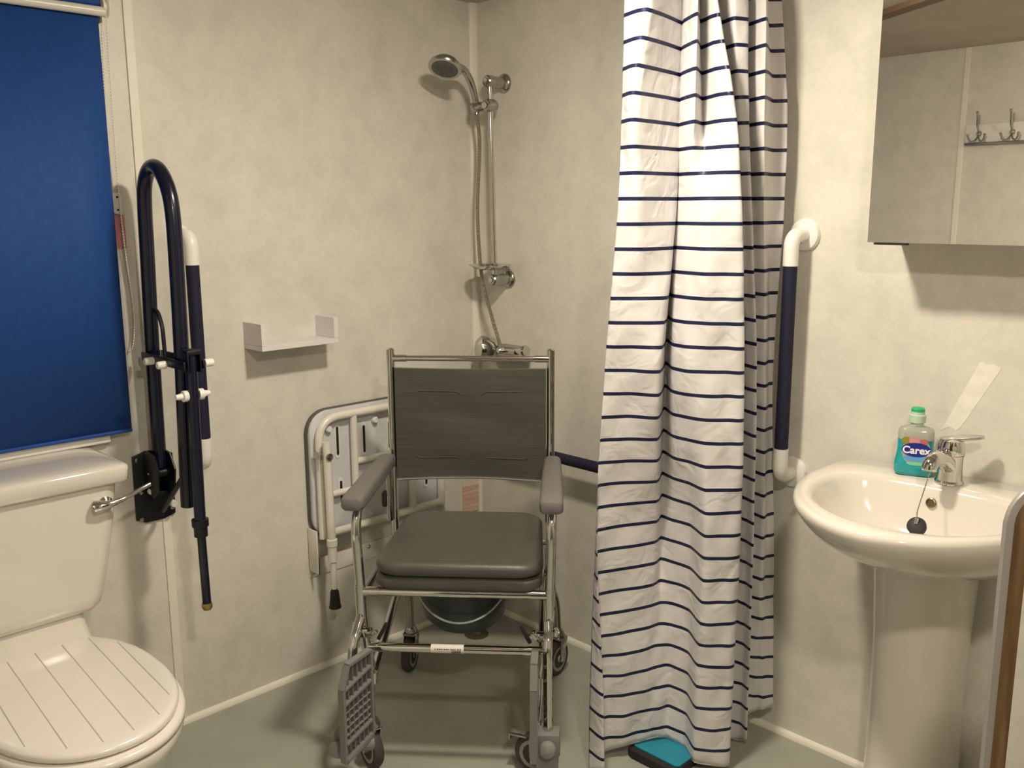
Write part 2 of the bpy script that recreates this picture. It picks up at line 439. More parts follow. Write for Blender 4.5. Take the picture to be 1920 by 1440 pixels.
loop = [(xa - .012, HY, .78), (xa - .003, HY, 1.10), (xa + .010, HY, 1.35), (xa + .016, HY, 1.46), (xa + .026, HY, 1.515), (xa + .052, HY, 1.548), (xa + .083, HY, 1.556), (xa + .116, HY, 1.541), (xa + .146, HY, 1.503), (xa + .161, HY, 1.45), (xa + .163, HY, 1.35), (xa + .155, HY, 1.10), (xa + .143, HY, .90), (xa + .132, HY, .705)]
loop = [(xa + (x - xa) * LS, y, z) for x, y, z in loop]
bm = NB(); tube(bm, catmull(loop, 6), .0182, 18); obj('looped_rail', bm, NAVY, sr)
bm = NB()   # linkage plates & rod
tube(bm, fillet([(xa + .012, HY + .004, 1.205), (xa + .04, HY + .004, 1.195), (xa + .058, HY + .004, 1.16), (xa + .062, HY + .004, 1.07)], .015), .0055, 8)
obj('release_rod', bm, BLACK, sr)
bm = NB()
box(bm, (xa - .01, HY - .028, 1.070), (xb + .075, HY - .022, 1.092), .002)
box(bm, (xa - .01, HY + .022, 1.070), (xb + .075, HY + .028, 1.092), .002)
obj('linkage', bm, BLACK, sr)
bm = NB(); tube(bm, [(XL + .04, HY, .655), (xb - .01, HY, .80)], .007, 8); obj('stay_rod', bm, BLACK, sr)
for x, y0, dz in ((xa + .062, -.028, -.004), (xb - .024, -.028, -.006), (xb + .07, .028, .002)):
    bm = NB(); s = -1 if y0 < 0 else 1
    lathe(bm, [(.0095, 0), (.010, s * .003), (.0095, s * .020), (.007, s * .023), (0, s * .023)], (x, HY + y0, 1.081 + dz), 'Y', 14); obj('bolt_cap', bm, WHITE_PL, sr)
lx0 = -2.133
bm = NB()
box(bm, (lx0 - .024, HY - .018, 1.062), (lx0 + .020, HY - .014, 1.118), .002); box(bm, (lx0 - .024, HY + .014, 1.062), (lx0 + .020, HY + .018, 1.118), .002); box(bm, (lx0 - .024, HY - .018, 1.106), (lx0 + .020, HY + .018, 1.118), .003)
obj('leg_bracket', bm, BLACK, sr)
leg = NB(); tube(leg, [(lx0, HY, 1.105), (lx0 - .012, HY, .66)], .0145, 14)
leg = obj('drop_leg', leg, NAVY, sr)
bm = NB(); tube(bm, [(lx0 - .012, HY, .68), (lx0 - .006, HY, .46)], .0112, 14); obj('telescopic_tube', bm, NAVY, leg)
bm = NB(); lathe(bm, [(.017, 0), (.017, .025), (.021, .027), (.021, .045), (.015, .047)], (lx0 - .012, HY, .640), 'Z', 16)
box(bm, (lx0 - .034, HY - .012, .672), (lx0 - .012, HY + .012, .684), .002); obj('clamp_collar', bm, BLACK, leg)
bm = NB(); lathe(bm, [(.0125, .012), (.0135, .006), (.0135, 0), (.010, -.006), (0, -.006)], (lx0 - .0058, HY, .450), 'Z', 16); obj('end_cap', bm, BRASS, leg)
for s in (-1, 1):
    bm = NB(); lathe(bm, [(.013, .014), (.014, .017), (.014, .026), (.008, .028), (.008, .034), (.006, .044), (0, .046)], (lx0 - .003, HY, 1.005), (0, s, 0), 14); obj('adjusting_knob', bm, WHITE_PL, leg)

# ------------------------------------------------------------------ straight grab rails
def grab_rail(name, label, a, b, wallpt, inward, stand=.07, r=.0175, fl=.041, grp=None):
    """a,b: flange centres on the wall; inward: unit vector into the room"""
    a = Vector(a); b = Vector(b); n = Vector(inward); d = (b - a).normalized()
    t = thing(name, label, 'grab rail', a)
    bend = .058
    for p, s in ((a, 1), (b, -1)):
        bm = NB(); q = p
        path = fillet([q + n * .004, q + n * stand, q + n * stand + d * s * (bend + .018)], .04, 8)
        tube(bm, path, .019, 18); el = obj('elbow', bm, WHITE_PL, t)
        bm = NB(); lathe(bm, [(fl, 0), (fl, .006), (fl * .93, .012), (fl * .7, .015), (.019, .016)], q, (n.x, n.y, n.z), 28); obj('flange', bm, WHITE_PL, el)
    bm = NB(); tube(bm, [a + n * stand + d * (bend + .01), b + n * stand - d * (bend + .01)], r, 18); obj('grip', bm, NAVY_GRIP, t)
    return t
grab_rail('grab_rail', 'upright navy grab rail behind the folded support rail on the left wall', (XL, 1.124, .765), (XL, 1.124, 1.385), None, (1, 0, 0), fl=.029)
grab_rail('grab_rail', 'upright navy grab rail between the striped curtain and the basin', (-1.170, YR, .760), (-1.170, YR, 1.382), None, (0, -1, 0))
grab_rail('grab_rail', 'horizontal navy grab rail running from behind the chair to behind the curtain', (-2.18, YR, .662), (-1.44, YR, .662), None, (0, -1, 0))

# ------------------------------------------------------------------ small U shaped shelf
sh = thing('wall_shelf', 'small white U-shaped shelf on the wall above the folded shower seat', 'shelf', (XL, 1.42, 1.062))
ya, yb_, x1 = 1.297, 1.550, XL + .10
bm = NB(); box(bm, (XL, ya, 1.062), (x1, yb_, 1.076), .0006); obj('shelf_board', bm, WHITE_SHELF, sh, False)
bm = NB(); box(bm, (XL, ya, 1.0765), (x1, ya + .014, 1.138), .0006); obj('side_panel', bm, WHITE_SHELF, sh, False)
bm = NB(); box(bm, (XL, yb_ - .014, 1.0765), (x1, yb_, 1.138), .0006); obj('side_panel', bm, WHITE_SHELF, sh, False)

# ------------------------------------------------------------------ folded shower seat
ss = thing('folding_shower_seat', 'white tubular shower seat folded up on the left wall behind the commode chair', 'shower seat', (XL, 1.74, .32))
sx = XL + .052
SY0, SY1, SZ0, SZ1 = 1.497, 1.975, .462, .828
bm = NB()   # dark padding behind
prism(bm, rrect(SY1 - SY0 + .042, SZ1 - SZ0 + .042, .068, 6, (SY0 + SY1) / 2, (SZ0 + SZ1) / 2), .014, frame((XL + .004, 0, 0), (0, 1, 0), (0, 0, 1), (1, 0, 0)), .003)
obj('seat_pad', bm, principled('dark_seat_edge', (.10, .095, .085), .6), ss)
bm = NB()
prism(bm, rrect(SY1 - SY0 + .036, SZ1 - SZ0 + .036, .065, 6, (SY0 + SY1) / 2, (SZ0 + SZ1) / 2), .014, frame((XL + .0185, 0, 0), (0, 1, 0), (0, 0, 1), (1, 0, 0)), .004)
pan = obj('moulded_panel', bm, SEAT_PL, ss)
for (y0, z0, h) in ((1.575, .70, .09), (1.675, .69, .088), (1.775, .685, .088), (1.88, .685, .088), (1.582, .545, .07), (1.675, .535, .065), (1.775, .53, .065), (1.86, .52, .07), (1.925, .53, .06)):
    bm = NB()
    prism(bm, rrect(.018, h + .02, .009, 5, y0, z0 + h / 2), .002, frame((XL + .0325, 0, 0), (0, 1, 0), (0, 0, 1), (1, 0, 0)))
    rim = obj('slot_rim', bm, WHITE_PL, pan)
    bm = NB(); prism(bm, rrect(.0085, h, .004, 4, y0, z0 + h / 2), .0012, frame((XL + .0345, 0, 0), (0, 1, 0), (0, 0, 1), (1, 0, 0)))
    obj('slot', bm, RUBBER, pan)
bm = NB()
loopp = fillet([(sx, SY0, SZ0 - .01), (sx, SY0, SZ1), (sx, SY1, SZ1), (sx, SY1, SZ0 - .01)], .075, 9)
tube(bm, loopp, .0125, 14)
tube(bm, [(sx, SY0, SZ0), (sx, SY1, SZ0)], .0125, 14)
tube(bm, [(sx, 1.625, SZ0), (sx, 1.625, SZ1)], .0115, 12)
tube(bm, [(sx, 1.85, SZ0), (sx, 1.85, SZ1)], .0115, 12)
tube(bm, [(sx, 1.625, .672), (sx, 1.85, .672)], .0105, 12)
tube(bm, [(sx, SY0 + .03, .585), (sx, 1.625, .585)], .0105, 12)
tube(bm, [(sx, 1.85, .60), (sx, SY1, .60)], .0105, 12)
obj('tube_frame', bm, WHITE_TUBE, ss)
bm = NB()
box(bm, (XL, 1.474, .315), (XL + .004, 1.512, .478), .001); box(bm, (XL, 1.474, .34), (XL + .05, 1.479, .478), .001)
box(bm, (XL, 1.955, .315), (XL + .004, 1.995, .478), .001); box(bm, (XL, 1.990, .34), (XL + .05, 1.995, .478), .001)
box(bm, (XL, 1.505, .315), (XL + .004, 1.962, .372), .001)
wb = obj('wall_bracket', bm, WHITE_TUBE, ss)
for y, z in ((1.49, .45), (1.70, .358), (1.49, .33), (1.9, .358)):
    bm = NB(); lathe(bm, [(.007, 0), (.007, .002), (.004, .005), (0, .005)], (XL + .004, y, z), 'X', 12); obj('bolt', bm, CHROME_DULL, wb)
for y in (1.54, 1.715, 1.80):
    bm = NB(); lathe(bm, [(.011, 0), (.011, .012), (.008, .016), (0, .016)], (XL + .033, y, .790), 'X', 14); obj('buffer', bm, WHITE_PL, pan)
lg = NB(); lx_ = XL + .092
tube(lg, [(lx_, 1.497, .765), (lx_ + .004, 1.500, .44)], .0125, 14)
lg = obj('leg', lg, WHITE_TUBE, ss)
bm = NB(); tube(bm, [(lx_ + .004, 1.500, .45), (lx_ + .006, 1.500, .295)], .0095, 12)
for z in (.42, .40): lathe(bm, [(.002, .0), (.002, .0105), (0, .0105)], (lx_ + .004, 1.5, z), 'X', 6)
obj('telescopic_tube', bm, WHITE_TUBE, lg)
bm = NB(); lathe(bm, [(.014, 0), (.0165, .002), (.0165, .022), (.014, .024)], (lx_ + .004, 1.5, .437), 'Z', 16); lathe(bm, [(.011, -.05), (.014, -.048), (.014, 0)], (lx_ + .004, 1.5, .437), 'Z', 16); obj('collar', bm, WHITE_PL, lg)
bm = NB(); lathe(bm, [(.010, .062), (.010, .056), (.013, .054), (.0175, .006), (.019, .004), (.019, 0), (0, 0)], (lx_ + .006, 1.5, .238), 'Z', 18); obj('rubber_foot', bm, RUBBER, lg)
bm = NB(); tube(bm, [(sx, 1.497, .722), (lx_ + .014, 1.497, .722)], .007, 10); box(bm, (sx, 1.475, .712), (lx_, 1.483, .733), .002); lathe(bm, [(.011, 0), (.011, .006), (0, .008)], (lx_ + .012, 1.497, .722), 'X', 12)
obj('pivot', bm, CHROME_DULL, lg)

# ------------------------------------------------------------------ shower: riser rail, head, hose, mixer
rl = thing('shower_riser_rail', 'chrome shower riser rail with brackets fixed beside the corner', 'shower rail', (-2.25, YR, 1.22))
px_, py_ = -2.250, YR - .068
bm = NB(); tube(bm, [(px_ - .012, py_, 1.845), (px_ + .004, py_, 1.235)], .0095, 16); obj('rail', bm, CHROME, rl)
for z, x in ((1.853, px_ - .012), (1.218, px_ + .004)):
    bm = NB(); lathe(bm, [(.031, 0), (.031, .004), (.027, .010), (.0185, .014), (.0175, .05), (.0195, .054), (.0195, .080), (.016, .084), (0, .085)], (x, YR, z), (0, -1, 0), 24); b = obj('wall_bracket', bm, CHROME_DULL, rl)
    bm = NB(); lathe(bm, [(.010, .085), (.009, .0875), (0, .088)], (x, YR, z), (0, -1, 0), 18); obj('screw_cap', bm, CHROME, b)
# soap dish
dish = (px_ - .004, py_ - .012, 1.262)
bm = NB(); lathe(bm, [(.0, -.012), (.035, -.010), (.056, -.004), (.071, .005), (.0705, .007), (.056, .000), (.03, -.005), (0, -.006)], dish, 'Z', 36)
sd = obj('soap_dish', bm, CHROME, rl)
bm = NB(); lathe(bm, [(.013, -.006), (.026, 0), (.026, .010), (.013, .012)], dish, 'Z', 24); obj('dish_collar', bm, CHROME_DULL, sd)
# slider
hz = 1.778
bm = NB(); hx, hy = px_ - .010, py_
lathe(bm, [(.0, -.024), (.017, -.022), (.021, -.012), (.021, .012), (.017, .022), (0, .024)], (hx, hy, hz), 'Y', 20)
dirs = Vector((-.72, -.55, 0)).normalized()
lathe(bm, [(.017, 0), (.017, .012), (.015, .02), (.017, .032), (.0175, .055), (.013, .062), (0, .063)], (hx, hy, hz), (dirs.x, dirs.y, -.10), 20)
sl = obj('slider', bm, CHROME_DULL, rl)
bm = NB(); lathe(bm, [(.011, .0), (.0105, .004), (0, .005)], (hx, hy - .024, hz), (0, -1, 0), 16); obj('slider_button', bm, CHROME, sl)
hold = Vector((hx, hy, hz)) + dirs * .045
sw = thing('hand_shower', 'chrome hand shower resting in the holder at the top of the riser rail', 'shower head', tuple(hold))
tip = Vector((-2.235, 1.935, 1.872))
bd = (tip - hold)
hp = catmull([hold + Vector((0, 0, -.028)), hold, hold + bd * .18 + Vector((0, 0, .048)), hold + bd * .42 + Vector((0, 0, .060)), hold + bd * .72 + Vector((0, 0, .036)), tip + Vector((0, 0, .006))], 6)
bm = NB(); n = len(hp); tube(bm, hp, [.0095 + .0045 * (i / (n - 1)) for i in range(n)], 16); obj('handle', bm, CHROME_DULL, sw)
face = Vector((bd.x * .35 + .02, bd.y * .35 - .02, -.16)).normalized()
hc = tip + bd.normalized() * .014
bm = NB(); lathe(bm, [(0, -.024), (.020, -.022), (.038, -.013), (.049, 0), (.052, .010), (.050, .014), (.044, .014)], hc, tuple(face), 28); hd = obj('spray_head', bm, CHROME_DULL, sw)
bm = NB(); lathe(bm, [(.0445, .013), (.038, .015), (0, .016)], hc, tuple(face), 28)
mq = Matrix.Translation(hc) @ face.to_track_quat('Z', 'Y').to_matrix().to_4x4()
for rr, k in ((.010, 6), (.018, 10), (.026, 15)):
    for i in range(k):
        a = 2 * PI * i / k; lathe(bm, [(.0018, .015), (.0012, .019)], mat=mq @ Matrix.Translation((rr * math.cos(a), rr * math.sin(a), 0)), seg=6)
obj('spray_plate', bm, principled('dark_grey_nozzles', (.10, .10, .09), .5), hd)
# hose
def hose_mat():
    m = principled('ribbed_metal_hose', (.62, .58, .48), .3, .9)
    t, b = nt(m); tc = t.nodes.new('ShaderNodeTexCoord'); sx = t.nodes.new('ShaderNodeSeparateXYZ'); t.links.new(tc.outputs['Object'], sx.inputs[0])
    w = t.nodes.new('ShaderNodeMath'); w.operation = 'SINE'; a = t.nodes.new('ShaderNodeMath'); a.operation = 'MULTIPLY'; a.inputs[1].default_value = 1500
    t.links.new(sx.outputs['Z'], a.inputs[0]); t.links.new(a.outputs[0], w.inputs[0])
    bp = t.nodes.new('ShaderNodeBump'); bp.inputs['Strength'].default_value = 1; bp.inputs['Distance'].default_value = .002
    t.links.new(w.outputs[0], bp.inputs['Height']); t.links.new(bp.outputs[0], b.inputs['Normal']); return m
bm = NB(); tube(bm, catmull([hold + Vector((0, 0, -.028)), hold + Vector((.002, .01, -.12)), (-2.293, 2.105, 1.45), (-2.287, 2.110, 1.26), (-2.268, 2.118, 1.16), (-2.240, 2.125, 1.07), (-2.214, 2.130, .995), (-2.214, 2.130, .975)], 8), .0062, 10)
tag(obj('shower_hose', bm, hose_mat()), 'ribbed metal hose hanging from the shower head down to the mixer', 'hose')
mx = thing('shower_mixer', 'chrome shower mixer valve on the wall just above the chair backrest', 'tap', (-2.23, YR, .955))
bm = NB(); prism(bm, rrect(.16, .10, .045, 8), .012, frame((-2.225, YR, .945), (1, 0, 0), (0, 0, 1), (0, -1, 0)), .003); obj('back_plate', bm, principled('grey_green_plate', (.30, .31, .27), .4), mx)
bm = NB(); tube(bm, [(-2.30, YR - .055, .980), (-2.15, YR - .055, .980)], .019, 20); tube(bm, [(-2.225, YR - .01, .955), (-2.225, YR - .055, .980)], .022, 16); obj('valve_body', bm, CHROME_DULL, mx)
bm = NB(); lathe(bm, [(0, -.042), (.022, -.039), (.038, -.027), (.045, 0), (.041, .022), (.026, .036), (0, .041)], (-2.275, YR - .082, .985), (-.5, -.8, .1), 26); obj('control_dome', bm, CHROME, mx)
bm = NB(); lathe(bm, [(.014, 0), (.014, .03), (.019, .034), (.020, .050), (.016, .056), (0, .057)], (-2.16, YR - .055, .986), (1, -.1, .1), 20); obj('diverter_knob', bm, CHROME, mx)
bm = NB(); lathe(bm, [(.010, 0), (.010, .02), (.007, .024), (0, .024)], (-2.205, YR - .07, .986), (0, -1, 0), 16); obj('screw_cap', bm, CHROME, mx)
bm = NB()
prism(bm, [(XL + .0005, 2.118), (XL + .0135, 2.186), (XL + .0143, 2.1858), (XL + .0013, 2.1178)], .118, Matrix.Translation((0, 0, .372)))
tp = tag(obj('wall_tape', bm, TAPE, smooth=False), 'red and cream striped tape in the corner below the chair backrest', 'tape')
t, b = None, None
mm = principled('red_striped_tape', (.6, .35, .3), .4); t, b = nt(mm)
tc = t.nodes.new('ShaderNodeTexCoord'); w = t.nodes.new('ShaderNodeTexNoise'); mp = t.nodes.new('ShaderNodeMapping'); mp.inputs['Scale'].default_value = (2, 2, 60)
t.links.new(tc.outputs['Object'], mp.inputs[0]); t.links.new(mp.outputs[0], w.inputs['Vector']); w.inputs['Scale'].default_value = 1.2
r = t.nodes.new('ShaderNodeValToRGB'); r.color_ramp.elements[0].position = .42; r.color_ramp.elements[1].position = .58
r.color_ramp.elements[0].color = (.60, .38, .31, 1); r.color_ramp.elements[1].color = (.72, .60, .52, 1)
t.links.new(w.outputs['Fac'], r.inputs[0]); t.links.new(r.outputs[0], b.inputs['Base Color'])
tp.data.materials[0] = mm
# floor drain
dr = thing('floor_drain', 'small round dark floor drain under the bucket in the corner', 'drain', (-2.20, 2.00, 0))
bm = NB(); lathe(bm, [(.042, 0), (.042, .003), (.036, .004), (.034, .002), (0, .002)], (-2.225, 2.015, 0), 'Z', 24); obj('drain_ring', bm, principled('dull_drain_metal', (.10, .09, .06), .5, .4), dr)
bm = NB(); lathe(bm, [(.014, .002), (.014, .0045), (0, .0045)], (-2.225, 2.015, 0), 'Z', 16); obj('drain_screw', bm, CHROME_DULL, dr)

# ------------------------------------------------------------------ commode chair (local frame: x right, y away, z up)
ch = thing('commode_chair', 'grey padded wheeled commode chair with chrome frame facing the camera', 'commode chair', (-1.663, 1.433, 0), math.radians(41.4), world=False)
W0, W1, YB_ = .240, .228, .41
TR = .0135
# posts
for s in (-1, 1):
    bm = NB(); tube(bm, [(s * W1, YB_, .30), (s * (W1 + .001), YB_, 1.055)], .0115, 14); lathe(bm, [(.0115, 0), (.0115, .003), (.007, .007), (0, .008)], (s * (W1 + .001), YB_, 1.055), 'Z', 14)
    obj('back_post', bm, CHROME, ch)
bm = NB(); tube(bm, [(-W1, YB_, 1.033), (W1, YB_, 1.033)], .0085, 12)
for s in (-1, 1): tube(bm, [(s * W1, YB_, 1.033), (s * (W1 - .045), YB_, 1.033)], .0105, 12)
obj('push_bar', bm, CHROME, ch)
# backrest: slightly hammocked panel wrapped round the posts
bm = NB(); nx, nz = 36, 22
def backp(u, v, off):
    x = -W1 + .012 + (2 * W1 - .024) * u; z = .682 + (.324) * v - .004 * math.sin(PI * u) * (1 if v > .5 else -1)
    y = YB_ - .016 + .015 * math.sin(PI * u) ** .8 * (1 - .35 * v) + .0035 * math.sin(v * 11 + u * 3) * math.sin(PI * u) + off
    return (x, y, z)
for off in (0, .016):
    g = [[bm.verts.new(backp(i / nx, j / nz, off)) for j in range(nz + 1)] for i in range(nx + 1)]
    for i in range(nx):
        for j in range(nz): bm.faces.new((g[i][j], g[i + 1][j], g[i + 1][j + 1], g[i][j + 1]))
    if off == 0: g0 = g
for i in range(nx):
    for j in (0, nz): bm.faces.new((g0[i][j], g0[i + 1][j], g[i + 1][j], g[i][j]))
for j in range(nz):
    for i in (0, nx): bm.faces.new((g0[i][j], g0[i][j + 1], g[i][j + 1], g[i][j]))
bk = obj('backrest', bm, VINYL_BACK, ch, ang=60)
def seam(u0, u1, v, hook):   # pressed seams
    bm = NB()
    P = [Vector(backp(u0 + (u1 - u0) * k / 10, v, -.0005)) for k in range(11)]
    P.append(Vector(backp(u1 + (.03 if u1 > u0 else -.03), v - hook, -.0005))); tube(bm, P, .0014, 6); obj('pressed_seam', bm, VINYL, bk)
seam(.16, .41, .805, .03); seam(.85, .60, .805, .03); seam(.41, .16, .18, -.02); seam(.60, .85, .18, -.02)
bm = NB()
P = [Vector(backp(k / 20, 0, -.0008)) + Vector((0, 0, -.004)) for k in range(21)]; tube(bm, P, .004, 8); obj('hem_rail', bm, CHROME_DULL, bk)
# arms
for s in (-1, 1):
    bm = NB()
    rings = []
    for y, w, z0, z1 in ((-.045, .016, .733, .750), (-.042, .024, .727, .757), (-.03, .029, .724, .761), (.03, .029, .724, .763), (.20, .027, .724, .765), (.35, .024, .724, .765), (.375, .020, .727, .760), (.38, .012, .733, .752)):
        rings.append([(s * .243 + (y * -.02 * s) + px, y, pz) for px, pz in rrect(2 * w, z1 - z0, min(.012, (z1 - z0) * .42), 4, 0, (z0 + z1) / 2)])
    loft(bm, rings); arm = obj('armrest_pad', bm, ARM, ch)
    bm = NB()
    P = catmull([(s * .243, .10, .722), (s * .243, .035, .720), (s * .243, .006, .700), (s * .243, -.008, .660), (s * .242, -.004, .60), (s * .240, 0, .53), (s * .240, 0, .50)], 5)
    tube(bm, P, .0125, 14); obj('arm_tube', bm, CHROME, ch)
    bm = NB(); tube(bm, fillet([(s * .243, .30, .724), (s * .236, .372, .724), (s * .236, .376, .56)], .03), .009, 12); tube(bm, [(s * .222, .385, .72), (s * .222, .385, .56)], .007, 10); obj('arm_hinge_tube', bm, CHROME_DULL, ch)
    bm = NB(); box(bm, (s * .252 - .008, .37, .60), (s * .252 + .008, .40, .645), .006); obj('locking_lever', bm, RUBBER, ch)
    # front leg
    bm = NB(); tube(bm, catmull([(s * .240, 0, .52), (s * .239, 0, .44), (s * .230, .0, .35), (s * .222, .01, .29)], 5), TR, 14)
    lathe(bm, [(.0145, 0), (.0145, .012)], (s * .240, 0, .50), 'Z', 14); obj('front_leg', bm, CHROME, ch)
    bm = NB(); tube(bm, [(s * .222, .01, .30), (-.224 if s < 0 else .207, .018, .125)], .0085, 12); lathe(bm, [(.011, 0), (.011, .03)], (s * .2165, .012, .245), 'Z', 12); obj('caster_stem', bm, CHROME, ch)
    # side rail and diagonal brace
    bm = NB()
    tube(bm, [(s * .236, 0, .49), (s * .228, YB_, .49)], .0105, 12)
    tube(bm, [(s * .206, .50, .430), (s * .222, .02, .250)], .0120, 12)
    tube(bm, fillet([(s * .226, YB_, .46), (s * .226, YB_, .36), (s * .222, .52, .33), (-.22 if s < 0 else .245, .555, .24), (-.22 if s < 0 else .25, .555, .135)], .03), .0115, 12)
    obj('side_frame', bm, CHROME_DULL, ch)
for z, n_ in ((.502, 'seat_rail'), (.351, 'lower_rail')):
    bm = NB(); w = .238 if z > .4 else .229
    tube(bm, [(-w, 0, z), (w, 0, z)], .0108, 14)
    for s in (-1, 1): tube(bm, [(s * (w - .045), 0, z), (s * w, 0, z)], .0122, 14)
    rr = obj(n_, bm, CHROME, ch)
bm = NB(); tube(bm, [(-.062, 0, .351), (.022, 0, .351)], .0112, 16); lab = obj('white_sticker', bm, principled('white_label', (.72, .69, .64), .5), rr)
bm = NB()
for i in range(12):
    x = -.052 + i * .0058; box(bm, (x, -.0116, .3535), (x + (.004 if i % 3 else .0025), -.0108, .3555))
for i in range(9):
    x = -.008 + i * .0027; box(bm, (x, -.0116, .344), (x + .0013, -.0090, .3515))
obj('printed_marks', bm, RUBBER, lab, False)
bm = NB(); tube(bm, [(-W1, YB_, .49), (W1, YB_, .49)], .0095, 12); obj('rear_rail', bm, CHROME_DULL, ch)
# seat pan and cushion
def pad(name, x0, x1, y0, y1, z0, z1, r, bev, m, crown=0, taper=0):
    bm = NB(); cx, cy = (x0 + x1) / 2, (y0 + y1) / 2; w, h = x1 - x0, y1 - y0
    rings = []
    for k in range(7):
        a = PI / 2 * k / 6 - PI / 2
        ins = bev * (1 - math.cos(a)); z = z0 + bev + bev * math.sin(a)
        rings.append([(p[0], p[1], z) for p in rrect(w - 2 * ins, h - 2 * ins, r, 7, cx, cy)])
    for k in range(7):
        a = PI / 2 * k / 6
        ins = bev * (1 - math.cos(a)); z = z1 - bev + bev * math.sin(a)
        rings.append([(p[0], p[1], z) for p in rrect(w - 2 * ins, h - 2 * ins, r, 7, cx, cy)])
    for ins, dz in ((.03, .4), (.06, .7), (.10, 1.0)):
        rings.append([(p[0], p[1], z1 + crown * dz) for p in rrect(w - 2 * (bev + ins), h - 2 * (bev + ins), max(r - ins * .5, .01), 7, cx, cy)])
    rings = [[(cx + (x - cx) * (1 - taper * (y - y0) / h), y, z) for x, y, z in rg] for rg in rings]
    loft(bm, rings); return obj(name, bm, m, ch, ang=60)
pad('seat_pan', -.207, .222, -.012, .405, .510, .545, .05, .012, VINYL, 0, .08)
pad('seat_cushion', -.208, .226, -.018, .41, .546, .584, .065, .016, VINYL, .004, .10)
# bucket
bk = NB(); bc = (-.005, .235, 0)
lathe(bk, [(.06, .316), (.088, .322), (.112, .348), (.128, .41), (.132, .46), (.134, .505), (.139, .507), (.136, .498), (.130, .44)], bc, 'Z', 36)
bk = obj('bucket', bk, BUCKET, ch)
bm = NB(); tube(bm, catmull([(bc[0] + .137 * math.cos(a), bc[1] + -.137 * abs(math.sin(a)) * 1.0, .50 - .125 * abs(math.sin(a)) ** .9) for a in [PI * k / 16 for k in range(17)]], 3), .003, 8); obj('bucket_handle', bm, principled('pale_wire', (.55, .58, .55), .3), bk)
# casters
def caster(cx, cy, ang, big=True, brake=False):
    M4 = Matrix.Translation((cx, cy, 0)) @ Matrix.Rotation(ang, 4, 'Z')
    def mk(name, fn, m, par, a=35):
        bm = NB(); fn(bm); bm.transform(M4); return obj(name, bm, m, par, ang=a)
    R = .055
    def fork(bm):
        for s in (-1, 1):
            prism(bm, [(-.018, .050), (-.008, .045), (.002, .052), (.012, .10), (.022, .122), (-.014, .126), (-.020, .10)], .0025, frame((0, s * .020 - .00125, 0), (1, 0, 0), (0, 0, 1), (0, -1, 0)), .0006)
        prism(bm, rrect(.046, .043, .008), .004, frame((.002, 0, .119), (1, 0, 0), (0, 1, 0), (0, 0, 1)), .001)
        lathe(bm, [(.020, 0), (.021, .006), (.017, .018), (.011, .026)], (.004, 0, .122), 'Z', 18)
    fk = mk('caster_fork', fork, CHROME_DULL, ch)
    mk('tyre', lambda bm: lathe(bm, [(R - .014, -.013), (R - .004, -.0135), (R, -.008), (R + .0005, 0), (R, .008), (R - .004, .0135), (R - .014, .013)], (-.010, 0, R + .0005), 'Y', 32), TYRE, fk)
    mk('wheel_hub', lambda bm: lathe(bm, [(0, -.015), (.010, -.0165), (.012, -.012), (R - .015, -.0135), (R - .013, 0), (R - .015, .0135), (.012, .012), (.010, .0165), (0, .015)], (-.010, 0, R + .0005), 'Y', 28), HUB, fk)
    mk('axle_nut', lambda bm: (lathe(bm, [(.007, -.024), (.007, .024)], (-.010, 0, R + .0005), 'Y', 6)), CHROME, fk)
    if brake:
        mk('brake_pedal', lambda bm: (box(bm, (-.075, -.016, .098), (-.03, .016, .104), .002), box(bm, (-.080, -.016, .085), (-.074, .016, .104), .002)), CHROME_DULL, fk)
caster(-.226, .015, math.radians(-52)); caster(.212, .02, math.radians(-18), brake=True)
caster(-.22, .555, math.radians(82)); caster(.25, .555, math.radians(60))
